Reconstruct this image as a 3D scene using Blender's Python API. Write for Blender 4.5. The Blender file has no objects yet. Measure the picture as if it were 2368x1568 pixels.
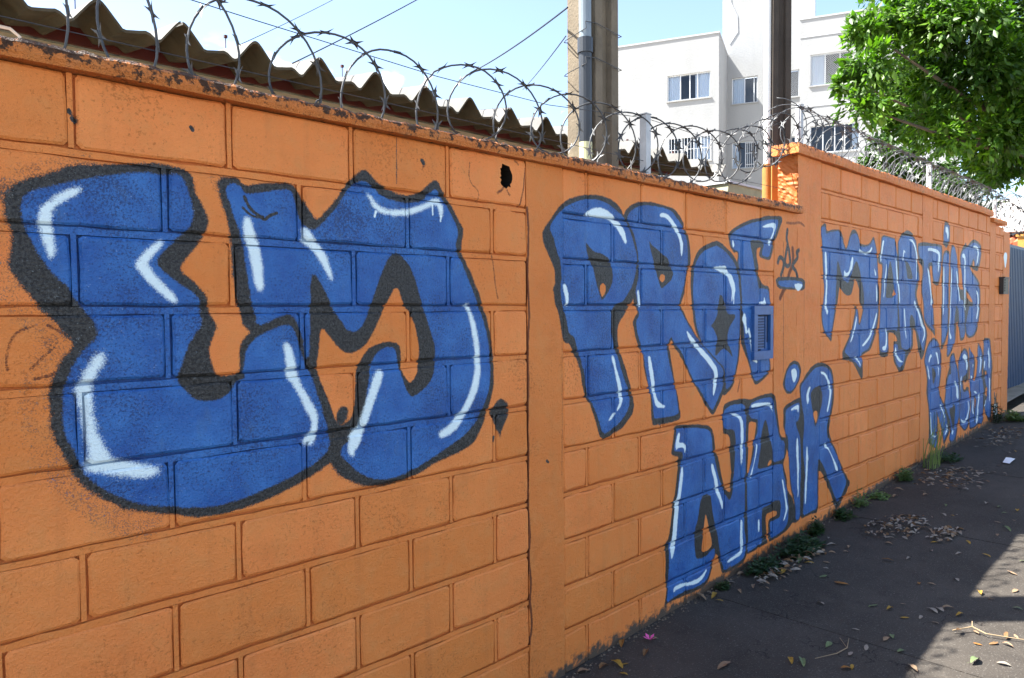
import bpy, bmesh, math, random
import numpy as np
from mathutils import Vector, Matrix
random.seed(7); RNG = np.random.default_rng(7)
scene = bpy.context.scene
COL = scene.collection

# ------------------------------------------------------------------ camera
cam_d = bpy.data.cameras.new('camera'); cam = bpy.data.objects.new('camera', cam_d); COL.objects.link(cam)
cam_d.sensor_fit = 'HORIZONTAL'; cam_d.sensor_width = 36.0; cam_d.lens = 25.627
cam_d.clip_start = 0.05; cam_d.clip_end = 2000
YAW, PITCH, ROLL = 0.773456, -0.0392415, -0.0085638
fw = Vector((math.sin(YAW)*math.cos(PITCH), math.cos(YAW)*math.cos(PITCH), math.sin(PITCH)))
rt = Vector((math.cos(YAW), -math.sin(YAW), 0)); up = rt.cross(fw)
r2 = rt*math.cos(ROLL)+up*math.sin(ROLL); u2 = up*math.cos(ROLL)-rt*math.sin(ROLL)
M = Matrix((r2, u2, -fw)).transposed().to_4x4(); M.translation = Vector((0, -2.060, 1.6022))
cam.matrix_world = M
scene.camera = cam

# ------------------------------------------------------------------ sky, sun, exposure
SUN_DIR = Vector((-0.44, 0.478, 1.0)).normalized()
SKY_STRENGTH, SUN_STRENGTH, EXPOSURE = 0.077, 5.0, 2.36
world = bpy.data.worlds.new('World'); scene.world = world; world.use_nodes = True
wt = world.node_tree; wn = wt.nodes; wl = wt.links; wn.clear()
wout = wn.new('ShaderNodeOutputWorld'); wbg = wn.new('ShaderNodeBackground'); wsky = wn.new('ShaderNodeTexSky')
wsky.sky_type = 'NISHITA'; wsky.sun_disc = False
wsky.sun_elevation = math.asin(SUN_DIR.z); wsky.sun_rotation = math.atan2(SUN_DIR.x, SUN_DIR.y)
wsky.air_density = 1.0; wsky.dust_density = 2.2; wsky.ozone_density = 0.6; wsky.altitude = 600
wbg.inputs['Strength'].default_value = SKY_STRENGTH
def wnode(t, **k):
    n = wn.new(t)
    for a, b in k.items(): setattr(n, a, b)
    return n
wtc = wnode('ShaderNodeTexCoord'); wmap = wnode('ShaderNodeMapping'); wmap.inputs['Scale'].default_value = (1, 1, 2.2)
wmap.inputs['Location'].default_value = (0.37, 0.12, 0.05)
wnz = wnode('ShaderNodeTexNoise'); wnz.inputs['Scale'].default_value = 4.2; wnz.inputs['Detail'].default_value = 7; wnz.inputs['Roughness'].default_value = 0.52
wsep = wnode('ShaderNodeSeparateXYZ')
wr = wnode('ShaderNodeMapRange'); wr.inputs['From Min'].default_value = 0.535; wr.inputs['From Max'].default_value = 0.60
wband = wnode('ShaderNodeMapRange'); wband.interpolation_type = 'SMOOTHSTEP'; wband.inputs['From Min'].default_value = 0.345; wband.inputs['From Max'].default_value = 0.265
wmul = wnode('ShaderNodeMath', operation='MULTIPLY')
wmix = wnode('ShaderNodeMix', data_type='RGBA'); wmix.inputs[7].default_value = (10.5, 10.6, 10.8, 1)
wl.new(wtc.outputs['Generated'], wmap.inputs['Vector']); wl.new(wmap.outputs[0], wnz.inputs['Vector']); wl.new(wtc.outputs['Generated'], wsep.inputs[0])
wl.new(wnz.outputs[0], wr.inputs['Value']); wl.new(wsep.outputs['Z'], wband.inputs['Value'])
wl.new(wr.outputs[0], wmul.inputs[0]); wl.new(wband.outputs[0], wmul.inputs[1]); wl.new(wmul.outputs[0], wmix.inputs[0])
wl.new(wsky.outputs[0], wmix.inputs[6]); wl.new(wmix.outputs[2], wbg.inputs['Color']); wl.new(wbg.outputs[0], wout.inputs['Surface'])

sun_d = bpy.data.lights.new('sun', 'SUN'); sun_d.energy = SUN_STRENGTH; sun_d.angle = math.radians(0.6); sun_d.color = (1.0, 0.955, 0.88)
sun = bpy.data.objects.new('sun', sun_d); COL.objects.link(sun); sun.location = (-10, 10, 25)
sun.rotation_euler = SUN_DIR.to_track_quat('Z', 'Y').to_euler()

scene.view_settings.view_transform = 'Standard'; scene.view_settings.look = 'None'
scene.view_settings.exposure = EXPOSURE; scene.view_settings.gamma = 1.0; scene.view_settings.use_curve_mapping = False

# ------------------------------------------------------------------ graffiti: paint outlines in wall coordinates (x, z in mm), rasterised to masks
GX0, GX1, GZ0, GZ1, GPX = 0.15, 10.35, -0.05, 2.65, 0.003
GW, GH = int(round((GX1-GX0)/GPX)), int(round((GZ1-GZ0)/GPX))
PAINT = '''
l K 30 30 100 352 1863 345 1772 351 1692 388 1620 440 1567
l K 40 30 130 438 1472 416 1368 432 1270 476 1188 562 1083 634 1051
l B 40 7 100 458 1223 533 1123 634 1057
l K 30 35 60 345 1898 397 1939 527 1986
l K 20 30 50 853 1978 906 1855 902 1706
l K 20 20 60 1191 1150 1253 1056 1368 1007
f K 7 100 0 853 1980 912 1997 931 1969 998 1986 1086 1995 1109 1966 1132 1928 1164 1884 1192 1917 1234 1962 1254 1991 1286 2027 1331 2067 1353 2068 1386 2034 1420 2019 1496 1998 1564 2014 1603 2049 1642 2075 1667 2036 1698 1999 1734 1949 1759 1914 1767 1894 1754 1846 1753 1819 1801 1741 1843 1660 1879 1573 1903 1489 1913 1400 1910 1300 1882 1229 1843 1157 1807 1105 1755 1083 1612 1054 1534 1025 1460 1013 1378 1013 1304 1030 1235 1070 1201 1109 1194 1149 1211 1189 1209 1231 1107 1431 918 1556 915 1602 903 1645 896 1727 894 1797 887 1850 867 1917
f B 6 100 0 877 1959 898 1974 924 1965 936 1944 1002 1960 1080 1976 1092 1938 1112 1874 1146 1853 1180 1876 1234 1934 1274 1993 1307 2021 1335 2032 1363 2022 1385 2005 1419 1980 1495 1973 1577 1985 1616 2026 1641 2038 1661 2009 1694 1972 1734 1913 1740 1881 1725 1844 1732 1818 1786 1719 1827 1639 1857 1573 1885 1485 1895 1401 1889 1307 1859 1243 1821 1186 1764 1143 1693 1111 1612 1079 1510 1044 1437 1032 1367 1037 1305 1069 1263 1108 1237 1136 1231 1158 1270 1187 1315 1238 1333 1313 1344 1384 1363 1450 1398 1478 1450 1480 1459 1441 1470 1396 1491 1339 1515 1302 1552 1314 1605 1350 1627 1410 1626 1479 1595 1566 1571 1627 1535 1733 1504 1777 1474 1803 1438 1794 1402 1735 1366 1648 1343 1590 1321 1552 1293 1534 1265 1544 1245 1572 1227 1592 1191 1668 1147 1731 1138 1691 1136 1619 1130 1466 1112 1440 1025 1553 961 1564 958 1602 946 1645 938 1708 931 1749 924 1811 912 1852 900 1879 888 1919
f O 5 100 0 1463 1697 1489 1627 1521 1590 1543 1537 1555 1466 1548 1395 1529 1366 1510 1352 1492 1373 1474 1404 1477 1459 1469 1493 1422 1502 1353 1487 1322 1457 1297 1411 1294 1349 1290 1292 1276 1254 1239 1234 1217 1251 1202 1308 1173 1372 1153 1428 1163 1488 1172 1560 1210 1513 1243 1477 1275 1465 1330 1485 1371 1541 1407 1609
f K 7 100 0 355 1874 371 1906 403 1927 458 1947 486 1966 559 1981 663 1999 705 2003 778 1996 789 1968 795 1933 811 1904 829 1865 825 1838 800 1795 772 1762 744 1724 766 1704 797 1676 820 1648 820 1620 828 1596 845 1563 833 1535 820 1502 824 1467 839 1428 864 1416 906 1421 906 1456 907 1499 926 1536 961 1547 975 1565 1025 1586 1065 1599 1086 1581 1109 1531 1118 1467 1134 1430 1170 1360 1194 1298 1213 1236 1211 1203 1231 1165 1202 1123 1099 1075 1003 1047 914 1030 829 1026 769 1032 712 1054 638 1077 583 1099 536 1134 504 1162 486 1187 468 1231 456 1262 441 1287 431 1331 431 1403 439 1444 449 1468 463 1493 489 1527 465 1557 444 1593 421 1614 406 1638 375 1683 356 1709 364 1760 367 1791 354 1833
f B 7 100 0 384 1870 402 1896 478 1925 559 1952 662 1975 697 1971 755 1980 772 1947 783 1908 786 1861 774 1835 731 1796 680 1741 714 1703 765 1671 799 1640 799 1603 800 1567 778 1540 758 1501 745 1462 730 1423 751 1390 777 1363 809 1353 850 1357 879 1375 898 1405 919 1435 926 1498 970 1538 1057 1567 1077 1558 1112 1454 1140 1394 1160 1328 1183 1257 1197 1200 1187 1157 1119 1117 1028 1088 915 1060 821 1053 732 1069 639 1094 587 1121 537 1157 505 1192 490 1227 480 1258 466 1284 455 1339 461 1411 474 1456 497 1502 544 1547 529 1591 514 1613 489 1643 483 1667 442 1705 418 1746 403 1783 396 1803 386 1836
f W 8 100 0 516 1922 478 1907 445 1881 423 1858 419 1823 426 1793 436 1746 443 1732 452 1752 451 1789 446 1825 449 1857 463 1874 491 1890 516 1911
f W 8 100 0 698 1801 709 1798 694 1774 660 1735 673 1716 702 1682 727 1659 741 1632 727 1627 705 1647 669 1681 638 1718 634 1734 653 1761
f W 12 100 0 547 1514 558 1491 545 1467 529 1438 521 1417 521 1403 522 1350 534 1294 553 1250 559 1228 607 1213 678 1190 684 1174 640 1164 588 1181 518 1201 499 1212 503 1236 516 1231 508 1278 497 1353 491 1394 482 1412 499 1432 506 1454 526 1485
f W 8 100 0 1042 1515 1070 1501 1083 1442 1096 1384 1130 1331 1156 1280 1152 1225 1142 1194 1112 1184 1099 1205 1132 1228 1133 1263 1105 1320 1073 1382 1049 1410 1053 1444
f W 8 100 0 929 1881 948 1883 963 1830 976 1802 984 1730 986 1671 977 1658 960 1678 952 1729 940 1791 928 1837
f W 8 100 0 1112 1864 1131 1860 1160 1826 1194 1783 1218 1715 1215 1692 1184 1746 1140 1807 1105 1818 1119 1831
f W 8 100 0 1346 1991 1356 1998 1384 1958 1436 1943 1502 1952 1569 1970 1635 2005 1660 2000 1672 1959 1659 1927 1654 1953 1640 1987 1576 1955 1502 1929 1435 1928 1379 1938
f W 8 100 0 1784 1636 1799 1595 1826 1541 1840 1454 1843 1376 1832 1311 1794 1249 1757 1204 1708 1157 1647 1141 1631 1160 1694 1190 1751 1237 1795 1309 1817 1389 1814 1471 1798 1542 1784 1602 1763 1619
f W 8 100 0 1382 1410 1403 1404 1396 1371 1367 1309 1342 1250 1319 1199 1302 1164 1280 1144 1290 1128 1269 1132 1258 1152 1270 1211 1303 1221 1321 1281 1344 1336 1365 1388
l W 4 100 8 1382 1934 1378 1919
l W 4 100 6 1623 1978 1622 1944
l W 4 100 6 1661 1943 1657 1924
f K 8 100 0 1220 1264 1230 1291 1249 1302 1267 1288 1263 1260 1248 1240 1229 1235
f K 7 100 0 1909 1235 1930 1255 1953 1259 1981 1241 1995 1209 1980 1176 1961 1149 1947 1126 1944 1083 1935 1127 1917 1155 1895 1196 1884 1209
l K 8 90 18 803 1413 864 1411 915 1418
l K 10 80 20 767 1424 815 1417
f K 6 100 0 3692 2020 3755 2053 3836 2083 3954 2117 4067 2134 4130 2152 4222 2158 4336 2167 4346 2139 4308 2088 4270 2033 4233 2005 4224 1956 4188 1890 4133 1892 4060 1901 4043 1917 4069 1965 4016 1950 4016 1904 4043 1841 4035 1807 4062 1774 4098 1741 4180 1734 4190 1644 4209 1622 4203 1338 4175 1331 4200 1251 4195 1212 4140 1185 4032 1150 3997 1157 3962 1210 3927 1288 3875 1353 3841 1400 3840 1520 3840 1622 3840 1643 3822 1752 3805 1821 3789 1865 3796 1914 3756 1912 3708 1950 3700 1989
f B 5 100 0 3731 2023 3836 2062 3962 2097 4067 2115 4203 2137 4298 2140 4279 2095 4242 2040 4214 2008 4196 1955 4169 1906 4096 1911 4078 1928 4104 1971 4104 2001 3938 2000 3946 1950 3973 1902 3991 1831 4017 1798 4026 1761 4044 1719 4171 1718 4181 1644 4209 1618 4213 1342 4166 1331 4186 1261 4177 1217 4122 1195 4014 1168 3979 1213 3944 1287 3918 1326 3883 1411 3865 1519 3856 1622 3848 1643 3830 1752 3822 1813 3805 1853 3813 1923 3756 1932 3724 1954 3716 1990
f K 6 100 0 3324 1824 3338 1851 3366 1893 3401 1921 3458 1940 3524 1961 3584 1972 3630 1957 3692 1929 3748 1904 3789 1865 3813 1825 3830 1752 3840 1643 3840 1622 3840 1520 3833 1413 3817 1315 3793 1255 3769 1195 3737 1157 3658 1119 3634 1125 3650 1164 3657 1271 3542 1341 3431 1412 3374 1460 3339 1529 3325 1604 3314 1667 3307 1741 3314 1797
f B 5 100 0 3345 1817 3373 1860 3408 1891 3466 1917 3562 1945 3630 1929 3692 1901 3748 1867 3789 1824 3806 1752 3823 1643 3832 1602 3824 1499 3816 1422 3801 1316 3777 1256 3761 1212 3729 1174 3665 1146 3673 1222 3665 1259 3549 1325 3439 1400 3395 1459 3360 1528 3346 1604 3332 1667 3335 1742
f K 4 100 0 3608 1693 3671 1619 3679 1571 3774 1570 3767 1545 3711 1506 3687 1462 3687 1418 3727 1368 3752 1322 3696 1362 3656 1383 3610 1373 3549 1337 3557 1392 3579 1422 3571 1454 3534 1494 3504 1510 3541 1529 3571 1564 3586 1619
f O 3 100 0 3748 1908 3788 1922 3801 1902 3789 1869
f K 6 100 0 2740 2035 2751 2059 2784 2084 2835 2106 2893 2115 2970 2119 3061 2113 3150 2106 3189 2088 3222 2058 3242 2041 3242 2012 3269 2006 3289 1971 3306 1909 3310 1853 3303 1823 3283 1796 3269 1741 3249 1685 3222 1641 3216 1619 3236 1597 3291 1530 3374 1452 3431 1412 3542 1341 3657 1271 3657 1223 3650 1144 3596 1081 3543 1027 3513 1030 3454 1086 3396 1150 3347 1207 3312 1236 3284 1276 3250 1326 3197 1377 3157 1415 3135 1449 3112 1424 3125 1370 3144 1296 3164 1228 3197 1126 3210 1063 3209 1107 3216 1051 3196 1034 3111 1029 2992 1032 2958 1038 2946 1201 2898 1310 2887 1414 2873 1406 2844 1431 2822 1494 2805 1538 2822 1565 2851 1589 2839 1610 2816 1627 2811 1663 2788 1683
f B 5 100 0 2762 2024 2784 2056 2841 2084 2893 2098 2970 2103 3061 2101 3137 2090 3182 2058 3222 2028 3249 2005 3269 1962 3282 1907 3283 1833 3269 1778 3236 1703 3202 1641 3197 1634 3230 1579 3270 1537 3332 1480 3395 1429 3527 1338 3634 1273 3649 1244 3634 1165 3558 1080 3528 1048 3498 1070 3439 1134 3382 1189 3333 1231 3291 1286 3237 1368 3197 1406 3151 1438 3135 1467 3112 1446 3093 1407 3112 1334 3144 1259 3171 1184 3190 1108 3197 1064 3189 1090 3196 1064 2979 1062 2974 1088 2962 1166 2932 1239 2908 1328 2891 1398 2862 1448 2839 1504 2833 1548 2856 1568 2856 1599 2834 1663 2828 1687 2857 1766 2857 1834 2840 1901 2812 1967 2784 2006
f K 6 100 0 2268 2010 2302 2042 2343 2069 2409 2092 2481 2105 2556 2111 2623 2106 2681 2089 2718 2066 2734 2038 2767 2018 2806 1967 2834 1921 2851 1868 2857 1817 2848 1766 2822 1718 2822 1687 2805 1640 2788 1627 2766 1603 2749 1583 2705 1544 2691 1514 2691 1454 2704 1414 2737 1352 2765 1296 2792 1233 2809 1187 2815 1142 2803 1106 2782 1092 2726 1051 2661 1032 2566 1008 2526 1107 2486 1189 2462 1216 2450 1229 2436 1277 2422 1341 2398 1390 2375 1425 2356 1457 2329 1461 2310 1486 2297 1548 2284 1599 2266 1621 2260 1659 2249 1692 2267 1707 2265 1765 2241 1809 2220 1843 2194 1883 2188 1918 2203 1943 2239 1978
f B 5 100 0 2288 2006 2343 2044 2409 2069 2471 2085 2556 2090 2623 2079 2675 2059 2723 2037 2762 2010 2789 1972 2817 1914 2840 1868 2846 1824 2828 1769 2805 1714 2766 1673 2733 1640 2689 1630 2657 1610 2641 1568 2646 1508 2661 1455 2677 1412 2710 1340 2737 1278 2770 1228 2781 1183 2775 1139 2727 1091 2661 1059 2577 1036 2546 1118 2496 1200 2485 1203 2465 1265 2451 1324 2427 1388 2408 1439 2385 1490 2357 1497 2339 1553 2321 1608 2307 1633 2303 1659 2299 1705 2308 1736 2300 1811 2277 1855 2260 1899 2234 1939 2247 1964
f K 4 100 0 2467 1898 2489 1882 2524 1859 2580 1853 2616 1840 2642 1825 2658 1744 2636 1695 2579 1642 2563 1661 2533 1725 2514 1788 2484 1835 2470 1872
f O 3 100 0 2584 1720 2602 1710 2602 1684 2579 1655 2563 1684 2561 1703 2569 1716
f K 4 100 0 2939 1940 2957 1918 3012 1893 3061 1871 3105 1852 3124 1817 3150 1781 3131 1748 3080 1719 3042 1702 3024 1728 2993 1794 2975 1846 2951 1894
f O 3 100 0 3049 1775 3070 1768 3074 1747 3049 1732 3027 1746 3030 1767
f W 5 100 0 2486 2036 2520 2050 2566 2056 2612 2050 2649 2037 2680 2011 2723 1994 2751 1956 2764 1917 2756 1902 2728 1932 2691 1972 2648 2002 2607 2011 2535 2012 2481 2010 2456 2015
f W 4 100 0 2319 1713 2333 1712 2347 1684 2354 1663 2351 1639 2348 1617 2337 1617 2330 1660 2319 1690
f W 4 100 0 2648 1396 2664 1379 2682 1325 2709 1273 2723 1225 2728 1187 2714 1155 2687 1133 2681 1138 2703 1173 2698 1220 2682 1275 2661 1343 2645 1380
f W 4 100 0 2614 1091 2640 1121 2678 1130 2667 1111 2635 1098
f W 4 100 0 3030 2070 3074 2077 3118 2063 3163 2031 3195 2005 3222 1966 3239 1931 3235 1894 3225 1864 3215 1893 3209 1944 3176 1989 3137 2018 3093 2051 3030 2053
f W 4 100 0 2839 1691 2860 1693 2868 1664 2874 1629 2862 1609 2848 1636
f W 4 100 0 2938 1379 2953 1371 2974 1299 2986 1235 2992 1181 3011 1147 3079 1119 3061 1110 2998 1120 2980 1154 2962 1219 2944 1291 2932 1362
f W 4 100 0 3270 1493 3291 1481 3353 1434 3424 1386 3512 1331 3572 1277 3584 1236 3573 1202 3558 1163 3535 1122 3528 1158 3542 1220 3542 1259 3483 1309 3396 1368 3332 1420 3291 1447
f W 5 100 0 3532 1824 3585 1833 3669 1838 3685 1809 3725 1790 3757 1747 3769 1707 3758 1674 3742 1643 3733 1702 3701 1750 3677 1785 3608 1803 3555 1817
l W 4 100 8 3733 1702 3730 1646
l W 4 100 8 3753 1686 3750 1630
f W 4 100 0 3873 1581 3895 1560 3899 1510 3912 1464 3929 1497 3960 1434 3982 1332 4040 1286 4022 1281 3970 1298 3951 1392 3925 1468 3891 1452 3882 1498 3849 1540
f W 4 100 0 4085 2085 4167 2108 4250 2119 4260 2098 4232 2052 4205 2020 4196 1994 4168 1969 4163 2001 4195 2028 4223 2065 4223 2091 4094 2077
f W 3 100 0 3743 1988 3756 1972 3760 1952 3744 1941 3736 1971
f W 3 100 0 4112 1677 4131 1644 4135 1639 4149 1618 4126 1624 4054 1631 4054 1639 4112 1644
f K 4 100 0 4254 1790 4460 1799 4668 1793 4675 1714 4471 1718 4284 1720
f B 4 100 0 4283 1768 4460 1777 4636 1774 4637 1728 4481 1730 4312 1736
f W 4 100 0 4511 1753 4573 1759 4637 1753 4616 1727 4574 1708 4532 1726
l K 8 85 30 4416 2087 4401 2037 4417 2007 4448 1932 4459 1878 4419 1859 4374 1880 4398 1943 4417 1998
l K 8 85 30 4291 1881 4310 1917 4359 1906 4374 1866 4331 1807
l K 8 85 30 4580 1970 4539 1955 4571 1929 4519 1894 4479 1866 4541 1836 4562 1795
l R 12 80 35 4487 1975 4498 1925 4489 1866 4439 1819 4430 1787 4410 1742 4361 1710 4323 1665
l R 10 60 20 4405 2131 4495 2133 4588 2150 4652 2131
f K 6 100 0 3641 1069 3704 1083 3801 1088 3901 1081 3944 1069 4040 1081 4148 1087 4232 1086 4271 1052 4291 956 4322 859 4332 822 4362 791 4411 794 4423 691 4393 650 4374 630 4425 531 4436 451 4488 404 4530 365 4493 418 4535 340 4547 267 4516 227 4455 198 4374 183 4229 175 4108 172 4000 163 3930 163 3917 162 3933 299 3898 456 3897 556 3879 643 3771 682 3730 668 3713 793 3713 875 3681 903 3642 908 3633 1005
f K 6 100 0 3163 1014 3270 1002 3374 993 3490 972 3527 950 3546 904 3561 843 3554 820 3581 804 3604 737 3635 651 3675 587 3723 562 3722 628 3730 688 3896 598 3897 485 3906 433 3933 299 3930 215 3917 162 3883 128 3791 117 3646 118 3622 140 3591 233 3560 257 3545 225 3515 168 3486 124 3441 104 3320 103 3196 111 3078 112 3066 79 3072 121 3091 197 3078 245 3082 328 3072 426 3104 441 3124 514 3143 603 3150 639 3163 657 3183 776 3196 815 3176 826 3202 844 3124 863 3137 912 3150 966
f B 5 100 0 3173 993 3276 984 3381 973 3475 954 3512 932 3527 883 3527 839 3543 818 3566 743 3604 652 3628 624 3667 564 3715 519 3739 543 3763 621 3771 682 3845 691 3888 621 3889 486 3889 457 3882 332 3908 241 3900 175 3866 145 3766 136 3654 136 3630 183 3606 262 3583 356 3552 431 3529 508 3514 570 3514 585 3476 603 3432 600 3411 577 3404 571 3382 479 3354 438 3347 351 3362 278 3390 267 3478 265 3492 281 3552 291 3553 251 3523 222 3493 158 3463 130 3376 122 3244 132 3143 126 3088 116 3101 198 3104 241 3114 313 3107 411 3137 434 3156 563 3176 634 3183 646 3209 772 3223 819 3236 839 3229 870 3150 878 3163 927 3176 981
f O 3 100 0 3462 501 3484 438 3514 360 3526 309 3470 289 3419 297 3422 337 3440 408 3451 464
f B 5 100 0 3649 1040 3728 1060 3884 1056 3898 977 3894 851 3895 725 3892 620 3739 617 3763 662 3774 784 3778 870 3757 920 3649 933 3645 996
f B 5 100 0 3940 1044 4058 1063 4233 1064 4253 983 4282 899 4302 848 4322 805 4352 774 4392 773 4393 668 4344 653 4238 656 4237 718 4198 812 4160 905 4141 937 4114 910 4087 848 4079 784 4053 701 4035 644 4228 639 4364 632 4374 585 4405 511 4447 421 4431 434 4453 356 4453 286 4434 235 4394 207 4276 192 4219 191 4209 238 4199 294 4227 297 4334 293 4348 353 4342 405 4255 417 4198 401 4105 401 4097 359 4097 271 4117 192 4017 180 3938 173 3926 169 3934 244 3924 365 3914 532 3913 617 3930 643 3973 713 3999 774 3989 818 4042 875 4050 943 3936 964
f O 3 100 0 3928 936 3954 941 4015 930 4019 908 3998 846 3981 797 3964 736 3930 643 3909 647 3925 763 3924 847
f O 3 100 0 4214 679 4219 654 4163 645 4176 669
f O 3 100 0 4152 348 4170 357 4265 354 4294 341 4289 320 4199 316 4180 302 4181 231 4191 162 4172 171 4157 258 4147 327
f W 4 100 0 3196 973 3209 966 3202 941 3196 919 3236 912 3270 894 3270 875 3256 851 3249 878 3229 892 3189 894 3173 878 3166 916 3182 958
f W 4 100 0 3223 792 3239 786 3236 730 3223 669 3209 616 3203 610 3189 538 3176 447 3170 393 3150 349 3133 323 3120 386 3137 434 3150 527 3169 624 3189 645 3209 735
f W 4 100 0 3517 762 3535 755 3566 695 3589 639 3597 601 3636 535 3644 513 3640 483 3621 510 3597 554 3574 582 3559 624 3543 679 3517 731
f W 4 100 0 3150 177 3196 183 3299 167 3383 163 3427 175 3467 197 3470 184 3441 160 3412 144 3348 142 3244 159 3176 162 3150 151
f W 4 100 0 3843 386 3864 378 3865 293 3874 232 3866 192 3841 177 3766 174 3709 169 3685 177 3725 188 3807 193 3845 205 3840 257
f W 4 100 0 3961 1038 4014 1043 4149 1035 4205 1027 4233 998 4239 958 4215 991 4186 1011 4113 1019 4041 1019 3962 1021
f W 4 100 0 3728 1013 3785 1007 3834 988 3860 952 3869 896 3865 830 3857 731 3849 690 3840 775 3836 830 3835 900 3831 943 3810 978 3744 1002
f W 4 100 0 4025 809 4038 794 4025 748 3999 692 3974 641 3965 595 3948 628 3991 689 4012 750
f W 4 100 0 4355 538 4375 525 4406 447 4417 400 4443 349 4438 318 4408 278 4379 261 4388 282 4418 331 4407 379 4386 446
f W 4 100 0 4056 346 4070 335 4070 265 4057 263 4047 318
f K 6 100 0 4521 1270 4584 1257 4622 1217 4622 1180 4596 1130 4534 1084 4473 1057 4412 1067 4377 1102 4362 1130 4381 1169 4410 1217 4460 1255
f B 5 100 0 4522 1247 4574 1234 4601 1195 4586 1141 4524 1094 4473 1071 4412 1085 4392 1119 4401 1168 4430 1211 4471 1236
f W 4 100 0 4522 1219 4559 1203 4564 1165 4534 1131 4513 1125 4487 1171 4481 1208
f K 6 100 0 4369 971 4413 994 4504 1013 4619 1026 4652 971 4677 779 4693 477 4663 291 4621 223 4547 215 4506 229 4536 293 4535 363 4482 443 4460 562 4448 679 4417 720 4406 813 4375 862 4374 930
f B 5 100 0 4404 959 4444 973 4525 988 4604 994 4610 928 4590 874 4548 874 4570 825 4613 773 4625 691 4632 564 4619 395 4626 251 4600 228 4558 237 4556 312 4534 387 4492 464 4470 561 4458 655 4448 670 4446 785 4396 823 4405 904
f K 6 100 0 4602 1111 4650 1131 4692 1166 4768 1209 4847 1233 4950 1232 5045 1212 5107 1178 5139 1126 5153 1034 5149 948 5119 875 5090 818 5061 756 5105 685 5168 626 5246 528 5311 461 5379 387 5453 332 5434 298 5343 236 5253 185 5203 169 5164 218 5113 294 5038 383 4965 466 4906 505 4902 392 4906 214 4763 228 4664 224 4632 231 4640 391 4641 675 4668 638 4666 780 4664 899 4631 973 4603 1046
f B 5 100 0 4618 1096 4693 1138 4769 1175 4847 1204 4951 1205 5046 1187 5095 1154 5127 1101 5128 1036 5112 926 5077 855 5030 770 5056 707 5143 624 5220 547 5233 540 5299 442 5393 337 5316 272 5240 214 5176 272 5112 355 5037 454 4964 535 4899 590 4888 517 4885 395 4893 246 4763 242 4664 238 4673 337 4692 525 4668 638 4656 711 4671 803 4675 874 4642 963 4624 1039
f K 4 100 0 4816 1066 4872 1076 4930 1079 4942 1051 4960 1010 4956 951 4910 882 4877 837 4843 802 4819 858 4796 933 4766 1008 4771 1041
f O 3 100 0 4841 914 4875 905 4882 866 4854 825 4825 867 4813 902
f W 4 100 0 4480 960 4526 974 4588 980 4594 958 4584 922 4568 951 4526 955 4480 949
f W 4 100 0 4570 769 4586 753 4593 649 4605 568 4600 540 4597 399 4587 360 4581 449 4573 591 4562 653 4560 747
f W 4 100 0 4928 1172 4987 1163 5047 1127 5084 1079 5110 1017 5087 954 5052 882 5028 890 5063 956 5080 1020 5048 1092 4987 1141 4928 1160
f W 4 100 0 4754 1085 4771 1079 4738 1029 4750 1000 4728 964 4706 994 4705 1037 4727 1069
f W 4 100 0 4996 682 5033 660 5094 601 5170 524 5222 470 5241 441 5184 455 5145 528 5082 603 5033 635 5009 638
f W 4 100 0 4711 698 4728 677 4740 603 4735 590 4721 424 4707 311 4685 316 4698 476 4707 584
f K 6 100 0 4901 2143 4990 2182 5003 2119 5100 2139 5236 2149 5270 2115 5313 2035 5335 2023 5355 2038 5396 2113 5438 2160 5490 2168 5543 2150 5590 2091 5617 2069 5709 2067 5783 2082 5830 2120 5868 2144 5908 2086 5940 2023 5961 1981 5963 1909 5986 1801 6004 1705 6002 1614 5985 1505 5948 1415 5872 1327 5816 1276 5731 1262 5648 1245 5677 1202 5672 1213 5677 1050 5605 1099 5520 1173 5452 1214 5294 1231 5299 1232 5285 1283 5314 1312 5414 1395 5447 1435 5480 1502 5514 1580 5504 1632 5548 1611 5581 1556 5597 1473 5640 1541 5666 1607 5602 1639 5599 1718 5571 1755 5526 1809 5499 1805 5474 1747 5441 1696 5381 1685 5313 1698 5254 1730 5245 1753 5221 1730 5191 1622 5168 1566 5130 1469 5112 1405 5101 1363 5053 1390 5014 1414 4967 1441 4935 1499 4923 1568 4948 1622 4969 1726 4952 1811 4935 1936 4925 2061
f B 5 100 0 4908 2141 4983 2153 4988 2118 5000 2100 5038 2115 5220 2138 5254 2097 5297 2034 5331 2006 5372 2038 5413 2108 5456 2134 5526 2142 5581 2084 5618 2048 5709 2053 5803 2073 5859 2125 5899 2071 5930 2019 5941 1962 5965 1837 5979 1704 5982 1614 5955 1505 5909 1416 5834 1336 5778 1285 5666 1269 5630 1249 5668 1220 5665 1208 5632 1145 5533 1199 5465 1229 5444 1235 5383 1262 5323 1288 5414 1368 5473 1445 5515 1529 5549 1604 5568 1542 5579 1473 5615 1472 5667 1562 5694 1614 5682 1702 5662 1760 5633 1811 5586 1896 5540 1945 5505 1927 5454 1858 5412 1799 5370 1775 5311 1800 5260 1838 5217 1909 5192 1931 5181 1898 5179 1817 5164 1729 5159 1631 5144 1566 5114 1470 5099 1428 5084 1389 5021 1424 4982 1447 4950 1505 4942 1568 4959 1631 4977 1726 4968 1780 4950 1937 4940 2030
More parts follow.
